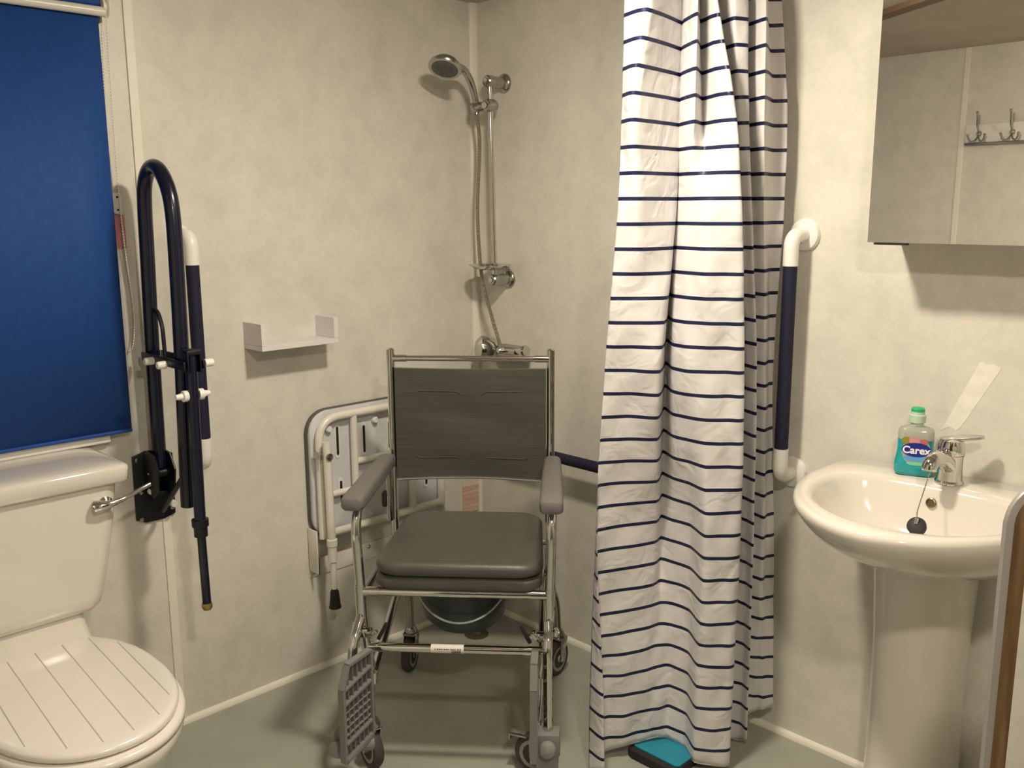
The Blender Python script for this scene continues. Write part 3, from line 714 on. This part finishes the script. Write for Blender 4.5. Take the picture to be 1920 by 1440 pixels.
# foot rests
KNOB = principled('smooth_grey_knob', (.25, .24, .24), .35)
for s in (-1, 1):
    bm = NB()
    if s > 0:
        P = catmull([(.236, -.010, .435), (.237, -.024, .415), (.236, -.042, .390), (.236, -.050, .35), (.238, -.052, .15)], 6)
        K = Vector((.238, -.055, .0)); pf = (.196, -.138); pang = math.radians(90); PW = .085
    else:
        P = catmull([(-.238, -.010, .435), (-.243, -.026, .415), (-.249, -.048, .385), (-.252, -.060, .34), (-.256, -.066, .15)], 6)
        K = Vector((-.262, -.085, 0)); pf = (-.262, -.160); pang = math.radians(66); PW = .112
    tube(bm, P, .0128, 14); hg = obj('footrest_hanger', bm, CHROME, ch)
    bm = NB(); box(bm, (K.x - .034, K.y - .026, .108), (K.x + .030, K.y + .022, .168), .005)
    if s > 0: box(bm, (K.x - .030, K.y - .024, .055), (K.x + .026, K.y + .018, .110), .006)
    else: tube(bm, [(K.x - .015, K.y - .015, .135), (K.x + .02, K.y, .128), (K.x + .055, K.y + .02, .122)], .018, 12)
    blk = obj('hinge_block', bm, GREY_PL, hg)
    bm = NB(); lathe(bm, [(.019, 0), (.0215, .004), (.0215, .016), (.017, .024), (.008, .028), (0, .029)], (K.x + (0 if s > 0 else -.020), K.y - .022, .132), (s * .0 - .05, -1, .12), 22); obj('hinge_knob', bm, KNOB, blk)
    # plate, stands upright: local u along plate, w up, t thickness
    ux = Vector((math.cos(pang), math.sin(pang), 0)); M4 = frame((pf[0], pf[1], .128), ux, (0, 0, 1), ux.cross(Vector((0, 0, 1))))
    PH, TH = .245, .018
    bm = NB()
    out = [(0, .0), (PW, .02), (PW, PH), (.022, PH), (0, PH - .055)]
    prism(bm, out, .003, M4)
    def bar(a, b, w, t=TH):
        a = Vector((*a, 0)); b = Vector((*b, 0)); d = (b - a); L = d.length; d.normalize(); nn = Vector((-d.y, d.x, 0))
        q = [a - nn * w / 2, b - nn * w / 2, b + nn * w / 2, a + nn * w / 2]
        prism(bm, [(v.x, v.y) for v in q], t, M4 @ Matrix.Translation((0, 0, 0)), .0008, 1)
    for i in range(5): bar(out[i], out[(i + 1) % 5], .009 if i else .012)
    bar((.003, .188), (PW - .003, .205), .007); bar((.003, .150), (PW - .003, .167), .007); bar((0, .045), (PW, .06), .008)
    for x in (.022, .040, .058, .076, .094):
        if x < PW - .008: bar((x, .02), (x, PH - .006 - max(0, .022 - x) * 2.5), .0026, TH * .75)
    for z in (.07, .09, .11, .13, .15): bar((.005, z - .005), (PW - .005, z + .005), .0026, TH * .75)
    obj('footplate', bm, GREY_PL, hg)
    # clamp and lever near the lower rail
    bm = NB(); x = s * .226
    box(bm, (x - .018, -.030, .388), (x + .018, -.012, .412), .003); box(bm, (x - .030, -.034, .396), (x - .016, -.018, .420), .004)
    lathe(bm, [(.006, 0), (.006, .03), (.004, .034), (0, .034)], (x - s * .012, -.028, .396), (-.6 * s, -.4, .5), 10)
    lathe(bm, [(.007, 0), (.007, .02), (0, .024)], (x + s * .028, -.018, .405), (.2, -.3, 1), 10)
    obj('release_catch', bm, CHROME, hg)
    bm = NB(); box(bm, (-.005, -.004, 0), (.005, .004, .050), .002, mat=Matrix.Translation((x - s * .034, -.026, .385)) @ Matrix.Rotation(math.radians(-28 * s), 4, 'Y')); obj('release_lever', bm, RUBBER, hg)

# ------------------------------------------------------------------ shower curtain
# each row is one fold line running from the rail to the hem: (hem height, [(z, x, y), ...])
CURT=[
 (0.006,[(1.921,-1.424,1.774),(1.685,-1.426,1.773),(1.438,-1.430,1.769),(1.049,-1.448,1.751),(0.636,-1.453,1.731),(0.216,-1.435,1.693),(0.038,-1.422,1.677)]),
 (0.032,[(1.917,-1.411,1.759),(1.683,-1.412,1.758),(1.438,-1.417,1.754),(1.052,-1.434,1.736),(0.647,-1.432,1.709),(0.243,-1.379,1.678),(0.064,-1.369,1.674)]),
 (0.018,[(1.915,-1.403,1.753),(1.682,-1.405,1.751),(1.438,-1.409,1.747),(1.054,-1.427,1.729),(0.640,-1.443,1.727),(0.193,-1.438,1.746),(-0.001,-1.433,1.751)]),
 (0.030,[(1.902,-1.330,1.741),(1.676,-1.355,1.731),(1.438,-1.362,1.767),(1.054,-1.386,1.770),(0.629,-1.415,1.798),(0.187,-1.404,1.795),(-0.008,-1.401,1.798)]),
 (0.030,[(1.937,-1.375,1.938),(1.691,-1.372,1.927),(1.437,-1.351,1.892),(1.057,-1.323,1.806),(0.617,-1.378,1.879),(0.173,-1.381,1.854),(-0.021,-1.383,1.845)]),
 (0.033,[(1.950,-1.418,1.980),(1.697,-1.407,1.963),(1.437,-1.396,1.946),(1.034,-1.391,1.923),(0.603,-1.390,1.923),(0.164,-1.366,1.891),(-0.027,-1.363,1.880)]),
 (0.027,[(1.929,-1.350,1.906),(1.689,-1.357,1.914),(1.437,-1.367,1.918),(1.048,-1.330,1.870),(0.614,-1.348,1.923),(0.159,-1.348,1.923),(-0.034,-1.348,1.909)]),
 (0.020,[(1.912,-1.283,1.861),(1.681,-1.288,1.870),(1.437,-1.315,1.899),(1.055,-1.285,1.859),(0.628,-1.296,1.919),(0.181,-1.292,1.922),(-0.012,-1.291,1.916)]),
 (0.019,[(1.931,-1.332,1.940),(1.688,-1.315,1.942),(1.438,-1.260,1.884),(1.058,-1.239,1.877),(0.657,-1.224,1.877),(0.220,-1.235,1.881),(0.030,-1.235,1.881)]),
 (0.016,[(1.920,-1.287,1.913),(1.680,-1.242,1.903),(1.437,-1.215,1.901),(1.059,-1.201,1.909),(0.656,-1.191,1.911),(0.225,-1.192,1.910),(0.036,-1.194,1.908)]),
 (0.011,[(1.916,-1.263,1.909),(1.677,-1.206,1.910),(1.437,-1.183,1.920),(1.059,-1.168,1.934),(0.653,-1.168,1.949),(0.219,-1.170,1.947),(0.030,-1.171,1.946)]),
 (-0.014,[(1.935,-1.313,1.987),(1.689,-1.274,1.998),(1.437,-1.249,2.009),(1.036,-1.244,2.042),(0.605,-1.245,2.056),(0.147,-1.247,2.054),(-0.054,-1.245,2.056)]),
 (0.007,[(1.922,-1.253,1.962),(1.686,-1.245,1.985),(1.437,-1.232,2.012),(1.042,-1.215,2.029),(0.613,-1.217,2.056),(0.152,-1.217,2.070),(-0.048,-1.217,2.070)]),
 (0.030,[(1.926,-1.241,2.003),(1.685,-1.228,2.002),(1.437,-1.209,2.007),(1.047,-1.184,2.018),(0.623,-1.187,2.044),(0.169,-1.188,2.057),(-0.029,-1.187,2.058)]),
 (0.057,[(1.941,-1.281,2.062),(1.693,-1.267,2.062),(1.436,-1.248,2.067),(1.031,-1.235,2.094),(0.594,-1.233,2.111),(0.129,-1.227,2.116),(-0.074,-1.226,2.118)]),
 (0.073,[(1.924,-1.206,2.025),(1.685,-1.201,2.030),(1.436,-1.205,2.054),(1.036,-1.201,2.087),(0.605,-1.196,2.106),(0.129,-1.209,2.135),(-0.074,-1.207,2.138)]),
 (0.082,[(1.941,-1.245,2.098),(1.693,-1.228,2.116),(1.436,-1.220,2.116),(1.031,-1.210,2.120),(0.598,-1.198,2.132),(0.132,-1.194,2.143),(-0.071,-1.185,2.152)]),
 (0.084,[(1.940,-1.222,2.122),(1.693,-1.204,2.140),(1.436,-1.201,2.144),(1.029,-1.207,2.138),(0.594,-1.190,2.154),(0.129,-1.176,2.169),(-0.074,-1.165,2.180)]),
]
cr = thing('shower_curtain', 'white shower curtain with navy stripes bunched up against the right wall', 'shower curtain', (-1.30, 1.95, 0))
def fold_at(col, z):
    hem, pts = col
    pts = sorted(pts)
    if z <= pts[0][0]: (z0, x0, y0), (z1, x1, y1) = pts[0], pts[1]
    elif z >= pts[-1][0]:
        # gather towards the rail
        z1, x1, y1 = pts[-1]; t = (z - z1) / (2.085 - z1); return (x1 + (-1.32 - x1) * .25 * t, y1)
    else:
        # monotone catmull in z
        for i in range(len(pts) - 1):
            if pts[i][0] <= z <= pts[i + 1][0]: break
        p0, p1, p2, p3 = pts[max(i - 1, 0)], pts[i], pts[i + 1], pts[min(i + 2, len(pts) - 1)]
        t = (z - p1[0]) / (p2[0] - p1[0])
        out = []
        for c in (1, 2):
            m1 = (p2[c] - p0[c]) / max(p2[0] - p0[0], 1e-6) * (p2[0] - p1[0]); m2 = (p3[c] - p1[c]) / max(p3[0] - p1[0], 1e-6) * (p2[0] - p1[0])
            h = t * t * t; q = t * t
            out.append((2 * h - 3 * q + 1) * p1[c] + (h - 2 * q + t) * m1 + (3 * q - 2 * h) * p2[c] + (h - q) * m2)
        return tuple(out)
    t = (z - z0) / (z1 - z0); return (x0 + (x1 - x0) * t, y0 + (y1 - y0) * t)
bm = NB(); uvl = bm.loops.layers.uv.new('UVMap')
NV, NS = 150, 7
grid = []; zt = 2.083
cols = len(CURT)
hems = [max(c[0] + .004, .007) for c in CURT]
for j in range(NV + 1):
    v = j / NV
    row = []
    ctrl = []
    for k in range(cols):
        z = hems[k] + (zt - hems[k]) * v
        x, y = fold_at(CURT[k], z); ctrl.append(Vector((x, y, z)))
    row = catmull(ctrl, NS)
    lin = [ctrl[i].lerp(ctrl[i + 1], q / NS) for i in range(cols - 1) for q in range(NS)] + [ctrl[-1]]
    row = [a.lerp(b, .45) for a, b in zip(row, lin)]
    for q in row: q.y = min(q.y, YR - .012)
    grid.append(row)
nu = len(grid[0])
rnd = random.Random(7)
ph = [rnd.random() * 6 for _ in range(8)]
V = []
for j, row in enumerate(grid):
    rv = []
    for i, p in enumerate(row):
        u = i / (nu - 1); z = p.z
        a = .0016 * math.sin(z * 23 + u * 31 + ph[0]) + .0013 * math.sin(z * 41 - u * 57 + ph[1]) + .0010 * math.sin(z * 9 + u * 90 + ph[2])
        rv.append(bm.verts.new((p.x + a * .7, p.y - a * .7, z)))
    V.append(rv)
for j in range(NV):
    for i in range(nu - 1):
        f = bm.faces.new((V[j][i], V[j][i + 1], V[j + 1][i + 1], V[j + 1][i]))
        for l in f.loops: l[uvl].uv = (0, l.vert.co.z)
cur = obj('curtain_cloth', bm, CURTAIN, cr, ang=80)
md = cur.modifiers.new('t', 'SOLIDIFY'); md.thickness = .0009
bm = NB(); tube(bm, [q + Vector((0, 0, .0015)) for q in grid[0]], .0013, 5); obj('hem', bm, principled('grey_hem', (.45, .45, .50), .5), cr)
rt = thing('curtain_rail', 'white curtain rail on the ceiling above the striped curtain', 'rail', (-1.32, 1.6, 2.1))
bm = NB(); box(bm, (-1.332, 1.45, 2.092), (-1.308, YR, ZC), .003); obj('rail_track', bm, WHITE_PL, rt)

# ------------------------------------------------------------------ teal item under the curtain
sc = thing('step_platform', 'low teal and black bathroom step partly hidden under the curtain hem', 'step', (-1.31, 1.93, 0))
bm = NB(); prism(bm, rrect(.160, .235, .02, 5, -1.325, 1.925), .024, Matrix.Translation((0, 0, 0)), .004); obj('base', bm, RUBBER, sc)
bm = NB(); prism(bm, rrect(.148, .212, .012, 5, -1.323, 1.933), .004, Matrix.Translation((0, 0, .0242)), .001); obj('top_pad', bm, TEAL, sc)

# ------------------------------------------------------------------ wash basin
bs = thing('wash_basin', 'white ceramic pedestal wash basin under the mirror cabinet', 'basin', (-.75, 2.10, 0))
NT = 72
def outline(cx, cy, a, bf, bb, z, nf=2.25, nb_=4.5, wid=None, yclip=YR - .002):
    pts = []
    for k in range(NT):
        t = 2 * PI * k / NT; c, s = math.cos(t), math.sin(t)
        if s >= 0: n_, b = nb_, bb
        else: n_, b = nf, bf
        x = cx + a * math.copysign(abs(c) ** (2 / n_), c); y = cy + b * math.copysign(abs(s) ** (2 / n_), s)
        pts.append((x, min(y, yclip), z))
    return pts
BCX = -.742
rings = []
# outside, bottom to rim
for a, bf, bb, z, cy in ((.105, .10, .08, .650, 2.10), (.128, .135, .08, .662, 2.10), (.165, .190, .095, .684, 2.09), (.205, .245, .11, .708, 2.07), (.235, .285, .13, .735, 2.05),
                         (.265, .318, .155, .765, 2.03), (.283, .335, .175, .793, 2.015), (.290, .343, .190, .812, 2.005), (.291, .345, .196, .826, 2.0), (.287, .341, .196, .835, 2.0), (.281, .335, .192, .8385, 2.0)):
    nb2 = 2.4 + 2.1 * min(1, max(0, (z - .64) / .15))
    rings.append(outline(BCX, cy, a * .93, bf, bb, z, 1.85 + .35 * max(0, (.80 - z) / .16), nb2))
# inside
for a, bf, bb, z, cy in ((.245, .250, .135, .8385, 1.955), (.236, .225, .128, .834, 1.950), (.228, .212, .124, .822, 1.948), (.218, .198, .115, .795, 1.948), (.198, .172, .100, .760, 1.952), (.150, .125, .080, .727, 1.960), (.080, .070, .050, .712, 1.965), (.025, .025, .025, .708, 1.968)):
    rings.append(outline(BCX, cy, a * .94, bf, bb, z, 1.95, 3.0))
bm = NB(); loft(bm, rings); obj('bowl', bm, CERAMIC, bs, ang=70)
bm = NB(); rings = []
for w, d, z in ((.118, .125, 0), (.118, .125, .02), (.108, .112, .04), (.105, .108, .25), (.107, .110, .45), (.114, .120, .60), (.118, .124, .655)):
    r_ = []
    for k in range(40):
        t = 2 * PI * k / 40; c, s = math.cos(t), math.sin(t)
        x = -.778 + w * .92 * math.copysign(abs(c) ** .8, c); y = 2.125 + (d * 1.05 if s < 0 else .076) * math.copysign(abs(s) ** (.85 if s < 0 else .4), s)
        r_.append((x, min(y, YR - .001), z))
    rings.append(r_)
loft(bm, rings); obj('pedestal', bm, CERAMIC, bs, ang=60)
bm = NB(); lathe(bm, [(.0108, -.006), (.0108, .003), (.0085, .004), (.0085, .0005), (0, .0005)], (-.757, 2.060, .800), (0, -1, .25), 20); obj('overflow', bm, principled('dull_brass_overflow', (.20, .16, .10), .35, .8), bs)
bm = NB(); lathe(bm, [(.026, 0), (.026, .002), (.018, .002), (.016, -.002), (0, -.002)], (BCX, 1.968, .7085), 'Z', 20); obj('waste', bm, CHROME, bs)
# plug on its chain
pg = thing('basin_plug', 'black rubber plug hanging on a bead chain in the basin', 'plug', (-.735, 1.90, .72))
pc = Vector((-.735, 1.930, .784))
bm = NB(); lathe(bm, [(.019, -.010), (.020, 0), (.018, .005), (.008, .009), (0, .009)], pc, (.1, -.75, .65), 24); obj('stopper', bm, RUBBER, pg)
bm = NB(); tube(bm, [pc + Vector((.001, -.006, .006)), pc + Vector((.001, -.004, .018))], .004, 10); obj('plug_stud', bm, CHROME_DULL, pg)
beads('plug_chain', [(-.752, 2.032, .885), (-.752, 2.020, .870), (-.748, 1.985, .838), (-.741, 1.945, .812), pc + Vector((.001, -.002, .018))], .0019, .0046, pg, CHROME)
# basin tap
tp = thing('basin_tap', 'chrome lever mixer tap on the back ledge of the basin', 'tap', (-.745, 2.115, .84))
tc_ = Vector((-.742, 2.115, .8385)); 
bm = NB(); lathe(bm, [(.031, 0), (.031, .004), (.0275, .008), (.026, .03), (.026, .060), (.028, .066)], tc_, 'Z', 28); bd_ = obj('tap_body', bm, CHROME, tp)
bm = NB(); P = catmull([tc_ + Vector((0, -.008, .040)), tc_ + Vector((-.004, -.040, .062)), tc_ + Vector((-.008, -.072, .066)), tc_ + Vector((-.010, -.090, .058)), tc_ + Vector((-.010, -.094, .044))], 6)
tube(bm, P, [.0205 - .005 * i / (len(P) - 1) for i in range(len(P))], 16); obj('spout', bm, CHROME, tp)
bm = NB(); lathe(bm, [(.028, .067), (.029, .070), (.029, .087), (.025, .099), (.010, .106), (0, .107)], tc_, 'Z', 28)
Mh = frame(tc_ + Vector((0, 0, .098)), (.80, .60, 0), (-.60, .80, 0), (0, 0, 1))
prism(bm, [(-.022, -.015), (.02, -.017), (.055, -.012), (.066, -.006), (.068, 0), (.066, .006), (.055, .012), (.02, .017), (-.022, .015), (-.026, 0)], .007, Mh @ Matrix.Rotation(math.radians(-5), 4, 'Y'), .002)
obj('lever', bm, CHROME, tp)
# soap bottle
so = thing('soap_bottle', 'teal liquid hand soap bottle with green cap on the basin ledge', 'soap bottle', (-.826, 2.125, .8385), math.radians(20), world=False)
def bring(w, d, z, r=.018, yc=0): return [(p[0], p[1] + yc, z) for p in rrect(w, d, min(r, d * .45), 6)]
prof = [(.070, .034, .0), (.082, .042, .003), (.088, .045, .010), (.087, .045, .03), (.080, .042, .05), (.077, .040, .065), (.078, .040, .085), (.078, .040, .098)]
glass = principled('clear_plastic_shell', (.80, .88, .85), .08, trans=.0); glass.node_tree.nodes['Principled BSDF'].inputs['Transmission Weight'].default_value = .85
liq = principled('teal_liquid_soap', (.01, .33, .36), .12, coat=.5)
bm = NB(); loft(bm, [bring(w, d, z) for w, d, z in prof[:7]]); obj('liquid', bm, liq, so, ang=50)
bm = NB(); loft(bm, [bring(w, d, z) for w, d, z in ((.078, .040, .0855), (.078, .040, .102), (.072, .036, .110), (.05, .028, .114), (.03, .024, .117))]); obj('clear_shoulder', bm, principled('pale_clear_plastic', (.62, .64, .56), .1, trans=.5), so, ang=50)
bm = NB(); lathe(bm, [(.0145, .117), (.0145, .124), (.0185, .125), (.0185, .142), (.0155, .144), (.0150, .150)], (0, 0, 0), 'Z', 24); cp = obj('cap_collar', bm, principled('pale_green_plastic', (.50, .62, .50), .3), so)
bm = NB(); lathe(bm, [(.0150, .150), (.0150, .156), (.012, .159), (0, .160)], (0, 0, 0), 'Z', 24); obj('cap_top', bm, principled('green_plastic', (.02, .42, .16), .35), so)
def ell(a, b, cx, cy, n=28): return [(cx + a * math.cos(2 * PI * k / n), cy + b * math.sin(2 * PI * k / n)) for k in range(n)]
LF = frame((0, -.0212, 0), (1, 0, 0), (0, 0, 1), (0, -1, 0))
bm = NB(); prism(bm, ell(.031, .034, .003, .060), .0006, LF @ Matrix.Translation((0, 0, .0006))); lb = obj('grey_label', bm, principled('silver_label', (.30, .36, .42), .4), so)
bm = NB(); prism(bm, ell(.026, .007, .003, .044), .0007, LF @ Matrix.Translation((0, 0, .0010))); obj('light_blue_band', bm, principled('light_blue_print', (.10, .35, .72), .4), lb)
bm = NB(); prism(bm, ell(.018, .004, .002, .031), .0006, LF @ Matrix.Translation((0, 0, .0013))); obj('green_band', bm, principled('green_print', (.20, .60, .35), .4), lb)
bm = NB(); prism(bm, ell(.0105, .009, -.019, .084), .0005, LF @ Matrix.Translation((0, 0, .0012))); obj('yellow_spot', bm, principled('dark_yellow_print', (.28, .24, .03), .4), lb)
bm = NB(); prism(bm, rrect(.022, .014, .002, 3, -.002, .086), .0005, LF @ Matrix.Translation((0, 0, .0013))); obj('pink_patch', bm, principled('pink_print', (.62, .28, .30), .4), lb)
bm = NB(); prism(bm, rrect(.016, .013, .002, 3, .018, .083), .0005, LF @ Matrix.Translation((0, 0, .0012))); obj('red_patch', bm, principled('red_print', (.50, .13, .12), .4), lb)
bm = NB(); prism(bm, ell(.0315, .0165, .003, .064), .0008, LF @ Matrix.Translation((0, 0, .0018))); ov = obj('navy_oval', bm, principled('navy_print', (.008, .02, .24), .3), lb)
text_mesh('brand_lettering', 'Carex', .0235, principled('white_print', (.85, .85, .85), .4), LF @ Matrix.Translation((.003, .0625, .0030)), ov, bold=.0006)

# ------------------------------------------------------------------ mirror cabinet
mc = thing('mirror_cabinet', 'white bathroom cabinet with mirrored front above the basin', 'cabinet', (-.65, YR, 1.373))
cx0, cx1, cz0, cz1, cyf = -.930, -.36, 1.375, 1.99, 2.035
bm = NB(); box(bm, (cx0, cyf + .020, cz0), (cx1, YR, cz1), .001); obj('cabinet_body', bm, WHITE_BOX, mc, False)
bm = NB(); box(bm, (cx0 - .001, cyf + .0045, cz0 - .002), (cx1 + .001, cyf + .018, cz1 + .002), .001); dd = obj('door', bm, WHITE_BOX, mc, False)
bm = NB(); box(bm, (cx0 - .001, cyf, cz0 - .002), (cx1 + .001, cyf + .004, cz1 + .002)); obj('mirror', bm, MIRROR, dd, False)
bm = NB(); box(bm, (cx0 + .012, cyf + .002, cz0 - .007), (cx0 + .085, cyf + .018, cz0 - .0025), .001); obj('finger_pull', bm, RUBBER, dd, False)
# clear tape on the right wall
bm = NB()
pts = [(-.800, .935), (-.783, .946), (-.766, .940), (-.755, .952), (-.682, 1.095), (-.696, 1.104), (-.712, 1.100), (-.727, 1.106)]
prism(bm, pts, .0008, frame((0, YR, 0), (1, 0, 0), (0, 0, 1), (0, -1, 0)))
tag(obj('wall_tape', bm, noise_mat('yellowed_clear_tape', (.80, .76, .68), (.86, .83, .76), 40, .2), smooth=False), 'diagonal strip of clear tape on the wall above the basin tap', 'tape')
# coat hook board on the back wall (seen in the mirror)
hk = thing('coat_hook_rack', 'white board with metal coat hooks on the back wall, seen in the mirror', 'coat rack', (-1.35, YB, 1.75))
bm = NB(); box(bm, (-1.565, YB, 1.715), (-1.05, YB + .016, 1.797), .003); obj('board', bm, WHITE_PL, hk)
bm = NB(); box(bm, (-1.565, YB + .0162, 1.711), (-1.05, YB + .022, 1.721), .002); obj('lower_edge', bm, CHROME_DULL, hk)
for x in (-1.508, -1.376, -1.244, -1.112):
    bm = NB(); y = YB + .016
    lathe(bm, [(.010, 0), (.012, .004), (.008, .009), (0, .010)], (x, y, 1.757), (0, 1, 0), 14)
    tube(bm, catmull([(x, y + .008, 1.762), (x, y + .030, 1.785), (x + .002, y + .040, 1.815), (x + .002, y + .046, 1.838)], 4), .0036, 8)
    bmesh.ops.create_icosphere(bm, subdivisions=2, radius=.0065, matrix=Matrix.Translation((x + .002, y + .046, 1.841)))
    for s in (-1, 1):
        tube(bm, catmull([(x, y + .008, 1.750), (x + s * .010, y + .020, 1.728), (x + s * .026, y + .030, 1.726), (x + s * .034, y + .036, 1.745)], 4), .0034, 8)
        bmesh.ops.create_icosphere(bm, subdivisions=2, radius=.006, matrix=Matrix.Translation((x + s * .0345, y + .036, 1.749)))
    obj('hook', bm, CHROME_DULL, hk)

# ------------------------------------------------------------------ screen edge on the right
ps = thing('portable_screen', 'rounded waist-high screen with pale edging and brown inner band, at right edge', 'screen', (-.385, 1.316, 0))
sdir = Vector((.62, .62, 0)).normalized(); sn = Vector((-.707, .707, 0)) * -1   # faces the camera
def scr(inset, th, off, m, name, zt=1.088, w=.62, r=.06):
    bm = NB()
    def ol(i):
        ri = max(r - i, .01); pts = [(i, 0)]
        for k in range(9):
            a = PI - PI / 2 * k / 8; pts.append((i + ri + ri * math.cos(a), zt - i - ri + ri * math.sin(a)))
        for k in range(9):
            a = PI / 2 - PI / 2 * k / 8; pts.append((w - i - ri + ri * math.cos(a), zt - i - ri + ri * math.sin(a)))
        pts.append((w - i, 0)); return pts
    prism(bm, ol(inset), th, frame(Vector((-.385, 1.316, 0)) - sn * (-off), sdir, (0, 0, 1), sn), .002)
    return obj(name, bm, m, ps)
scr(0, .010, -.005, ALU, 'edging'); scr(.0105, .013, -.0065, BROWN, 'brown_band'); scr(.031, .016, -.008, WALL, 'panel')

# ------------------------------------------------------------------ toilet
CY = .602
tl = thing('toilet', 'cream white close-coupled toilet below the blue blind', 'toilet', (-2.1, CY, 0))
# cistern
bm = NB(); rings = []
for z, hw, xf in ((.500, .150, -2.215), (.503, .165, -2.207), (.515, .176, -2.200), (.54, .184, -2.197), (.62, .202, -2.193), (.72, .220, -2.190), (.81, .232, -2.188)):
    x0 = XL + .006; d = xf - x0
    rings.append([(x0 + d / 2 + p[0], CY + p[1], z) for p in rrect(d, 2 * hw, .035, 7)])
loft(bm, rings); obj('cistern', bm, CERAMIC, tl, ang=60)
bm = NB(); rings = []
for z, e in ((.812, .0), (.813, .012), (.817, .016), (.846, .018), (.852, .016), (.856, .009), (.859, -.003), (.861, -.03), (.862, -.06)):
    x0 = XL + .003; d = -2.188 + e - x0
    rings.append([(x0 + d / 2 + p[0], CY + p[1], z) for p in rrect(d, 2 * (.236 + e), .022, 7)])
loft(bm, rings); obj('cistern_lid', bm, CERAMIC, tl, ang=60)
bm = NB(); lathe(bm, [(.018, 0), (.018, .006), (.010, .012), (.008, .02)], (-2.190, .795, .765), 'X', 20)
P = catmull([(-2.180, .768, .764), (-2.172, .782, .766), (-2.166, .800, .768), (-2.166, .835, .775), (-2.168, .870, .787), (-2.170, .898, .795)], 6)
tube(bm, P, [.0165 - .011 * min(1, i / (len(P) - 1) * 1.7) for i in range(len(P))], 14); obj('flush_handle', bm, CHROME, tl)
# pan
LY = .612
def seat_out(x0, x1, hw, z, n=64, nf=2.15):
    """oval outline, back edge at x0, tip at x1"""
    cx = x0 + (x1 - x0) * .5; pts = []
    for k in range(n):
        t = 2 * PI * k / n; c, s = math.cos(t), math.sin(t)
        e = 2.12 if c >= 0 else 2.4
        h = (x1 - x0) / 2
        pts.append((cx + h * math.copysign(abs(c) ** (2 / e), c), LY + hw * math.copysign(abs(s) ** (2 / e), s), z))
    return pts
bm = NB(); rings = []
for x0, x1, hw, z in ((-2.30, -1.85, .115, 0), (-2.30, -1.85, .112, .05), (-2.32, -1.84, .110, .15), (-2.34, -1.79, .135, .24), (-2.35, -1.72, .180, .31), (-2.30, -1.685, .190, .36), (-2.28, -1.672, .200, .385), (-2.28, -1.676, .198, .395), (-2.27, -1.70, .18, .396)):
    rings.append(seat_out(x0, x1, hw, z))
loft(bm, rings); obj('pan', bm, CERAMIC, tl, ang=60)
bm = NB(); rings = []
for z, hw, x1 in ((.385, .160, -2.17), (.415, .150, -2.185), (.44, .142, -2.200), (.475, .136, -2.212), (.5005, .134, -2.218)):
    x0 = XL + .02; d = x1 - x0
    rings.append([(x0 + d / 2 + p[0], CY + p[1], z) for p in rrect(d, 2 * hw, .02, 5)])
loft(bm, rings); obj('pan_shelf', bm, CERAMIC, tl, ang=60)
bm = NB()
loft(bm, [seat_out(-2.262, -1.682, .199, .3975), seat_out(-2.265, -1.674, .204, .402), seat_out(-2.265, -1.673, .204, .412), seat_out(-2.262, -1.679, .200, .4185), seat_out(-2.2, -1.70, .18, .419)])
obj('seat_ring', bm, SEATLID, tl, ang=60)
bm = NB()
loft(bm, [seat_out(-2.255, -1.699, .187, .4205), seat_out(-2.262, -1.690, .194, .424), seat_out(-2.263, -1.688, .195, .433), seat_out(-2.259, -1.693, .191, .4385), seat_out(-2.25, -1.703, .183, .441), seat_out(-2.22, -1.73, .16, .442), seat_out(-2.12, -1.83, .09, .4425)])
ld = obj('lid', bm, SEATLID, tl, ang=60)
for k in range(-2, 4):
    bm = NB(); y0 = .6125 + .0595 * k; sl_ = -.064   # groove runs slightly askew
    pts = []
    for q in range(81):
        x = -2.25 + .56 * q / 80; y = y0 + sl_ * (x + 2.215) + (-.014 if k > 2 else 0)
        c = (x + 1.976) / .287; e = 2.12 if c >= 0 else 2.4
        rr = (abs(c) ** e + (abs(y - LY) / .195) ** e) ** (1 / e)
        if rr < .93: pts.append(Vector((x, y, .4412 + .0012 * min(1, (.93 - rr) / .15))))
    n_ = len(pts)
    V_ = [[bm.verts.new(p + Vector((0, dy, dz))) for dy, dz in ((-.0011, -.003), (.0011, -.003), (.0011, .0004), (-.0011, .0004))] for p in pts]
    for A, B in zip(V_, V_[1:]):
        for q in range(4): bm.faces.new((A[q], A[(q + 1) % 4], B[(q + 1) % 4], B[q]))
    bm.faces.new(V_[0]); bm.faces.new(V_[-1])
    obj('plank_groove', bm, LINER, ld, False)
for s in (-1, 1):
    bm = NB(); tube(bm, [(-2.262, LY + s * .07 - .015, .430), (-2.262, LY + s * .07 + .015, .430)], .007, 12); obj('lid_hinge', bm, CHROME, tl)
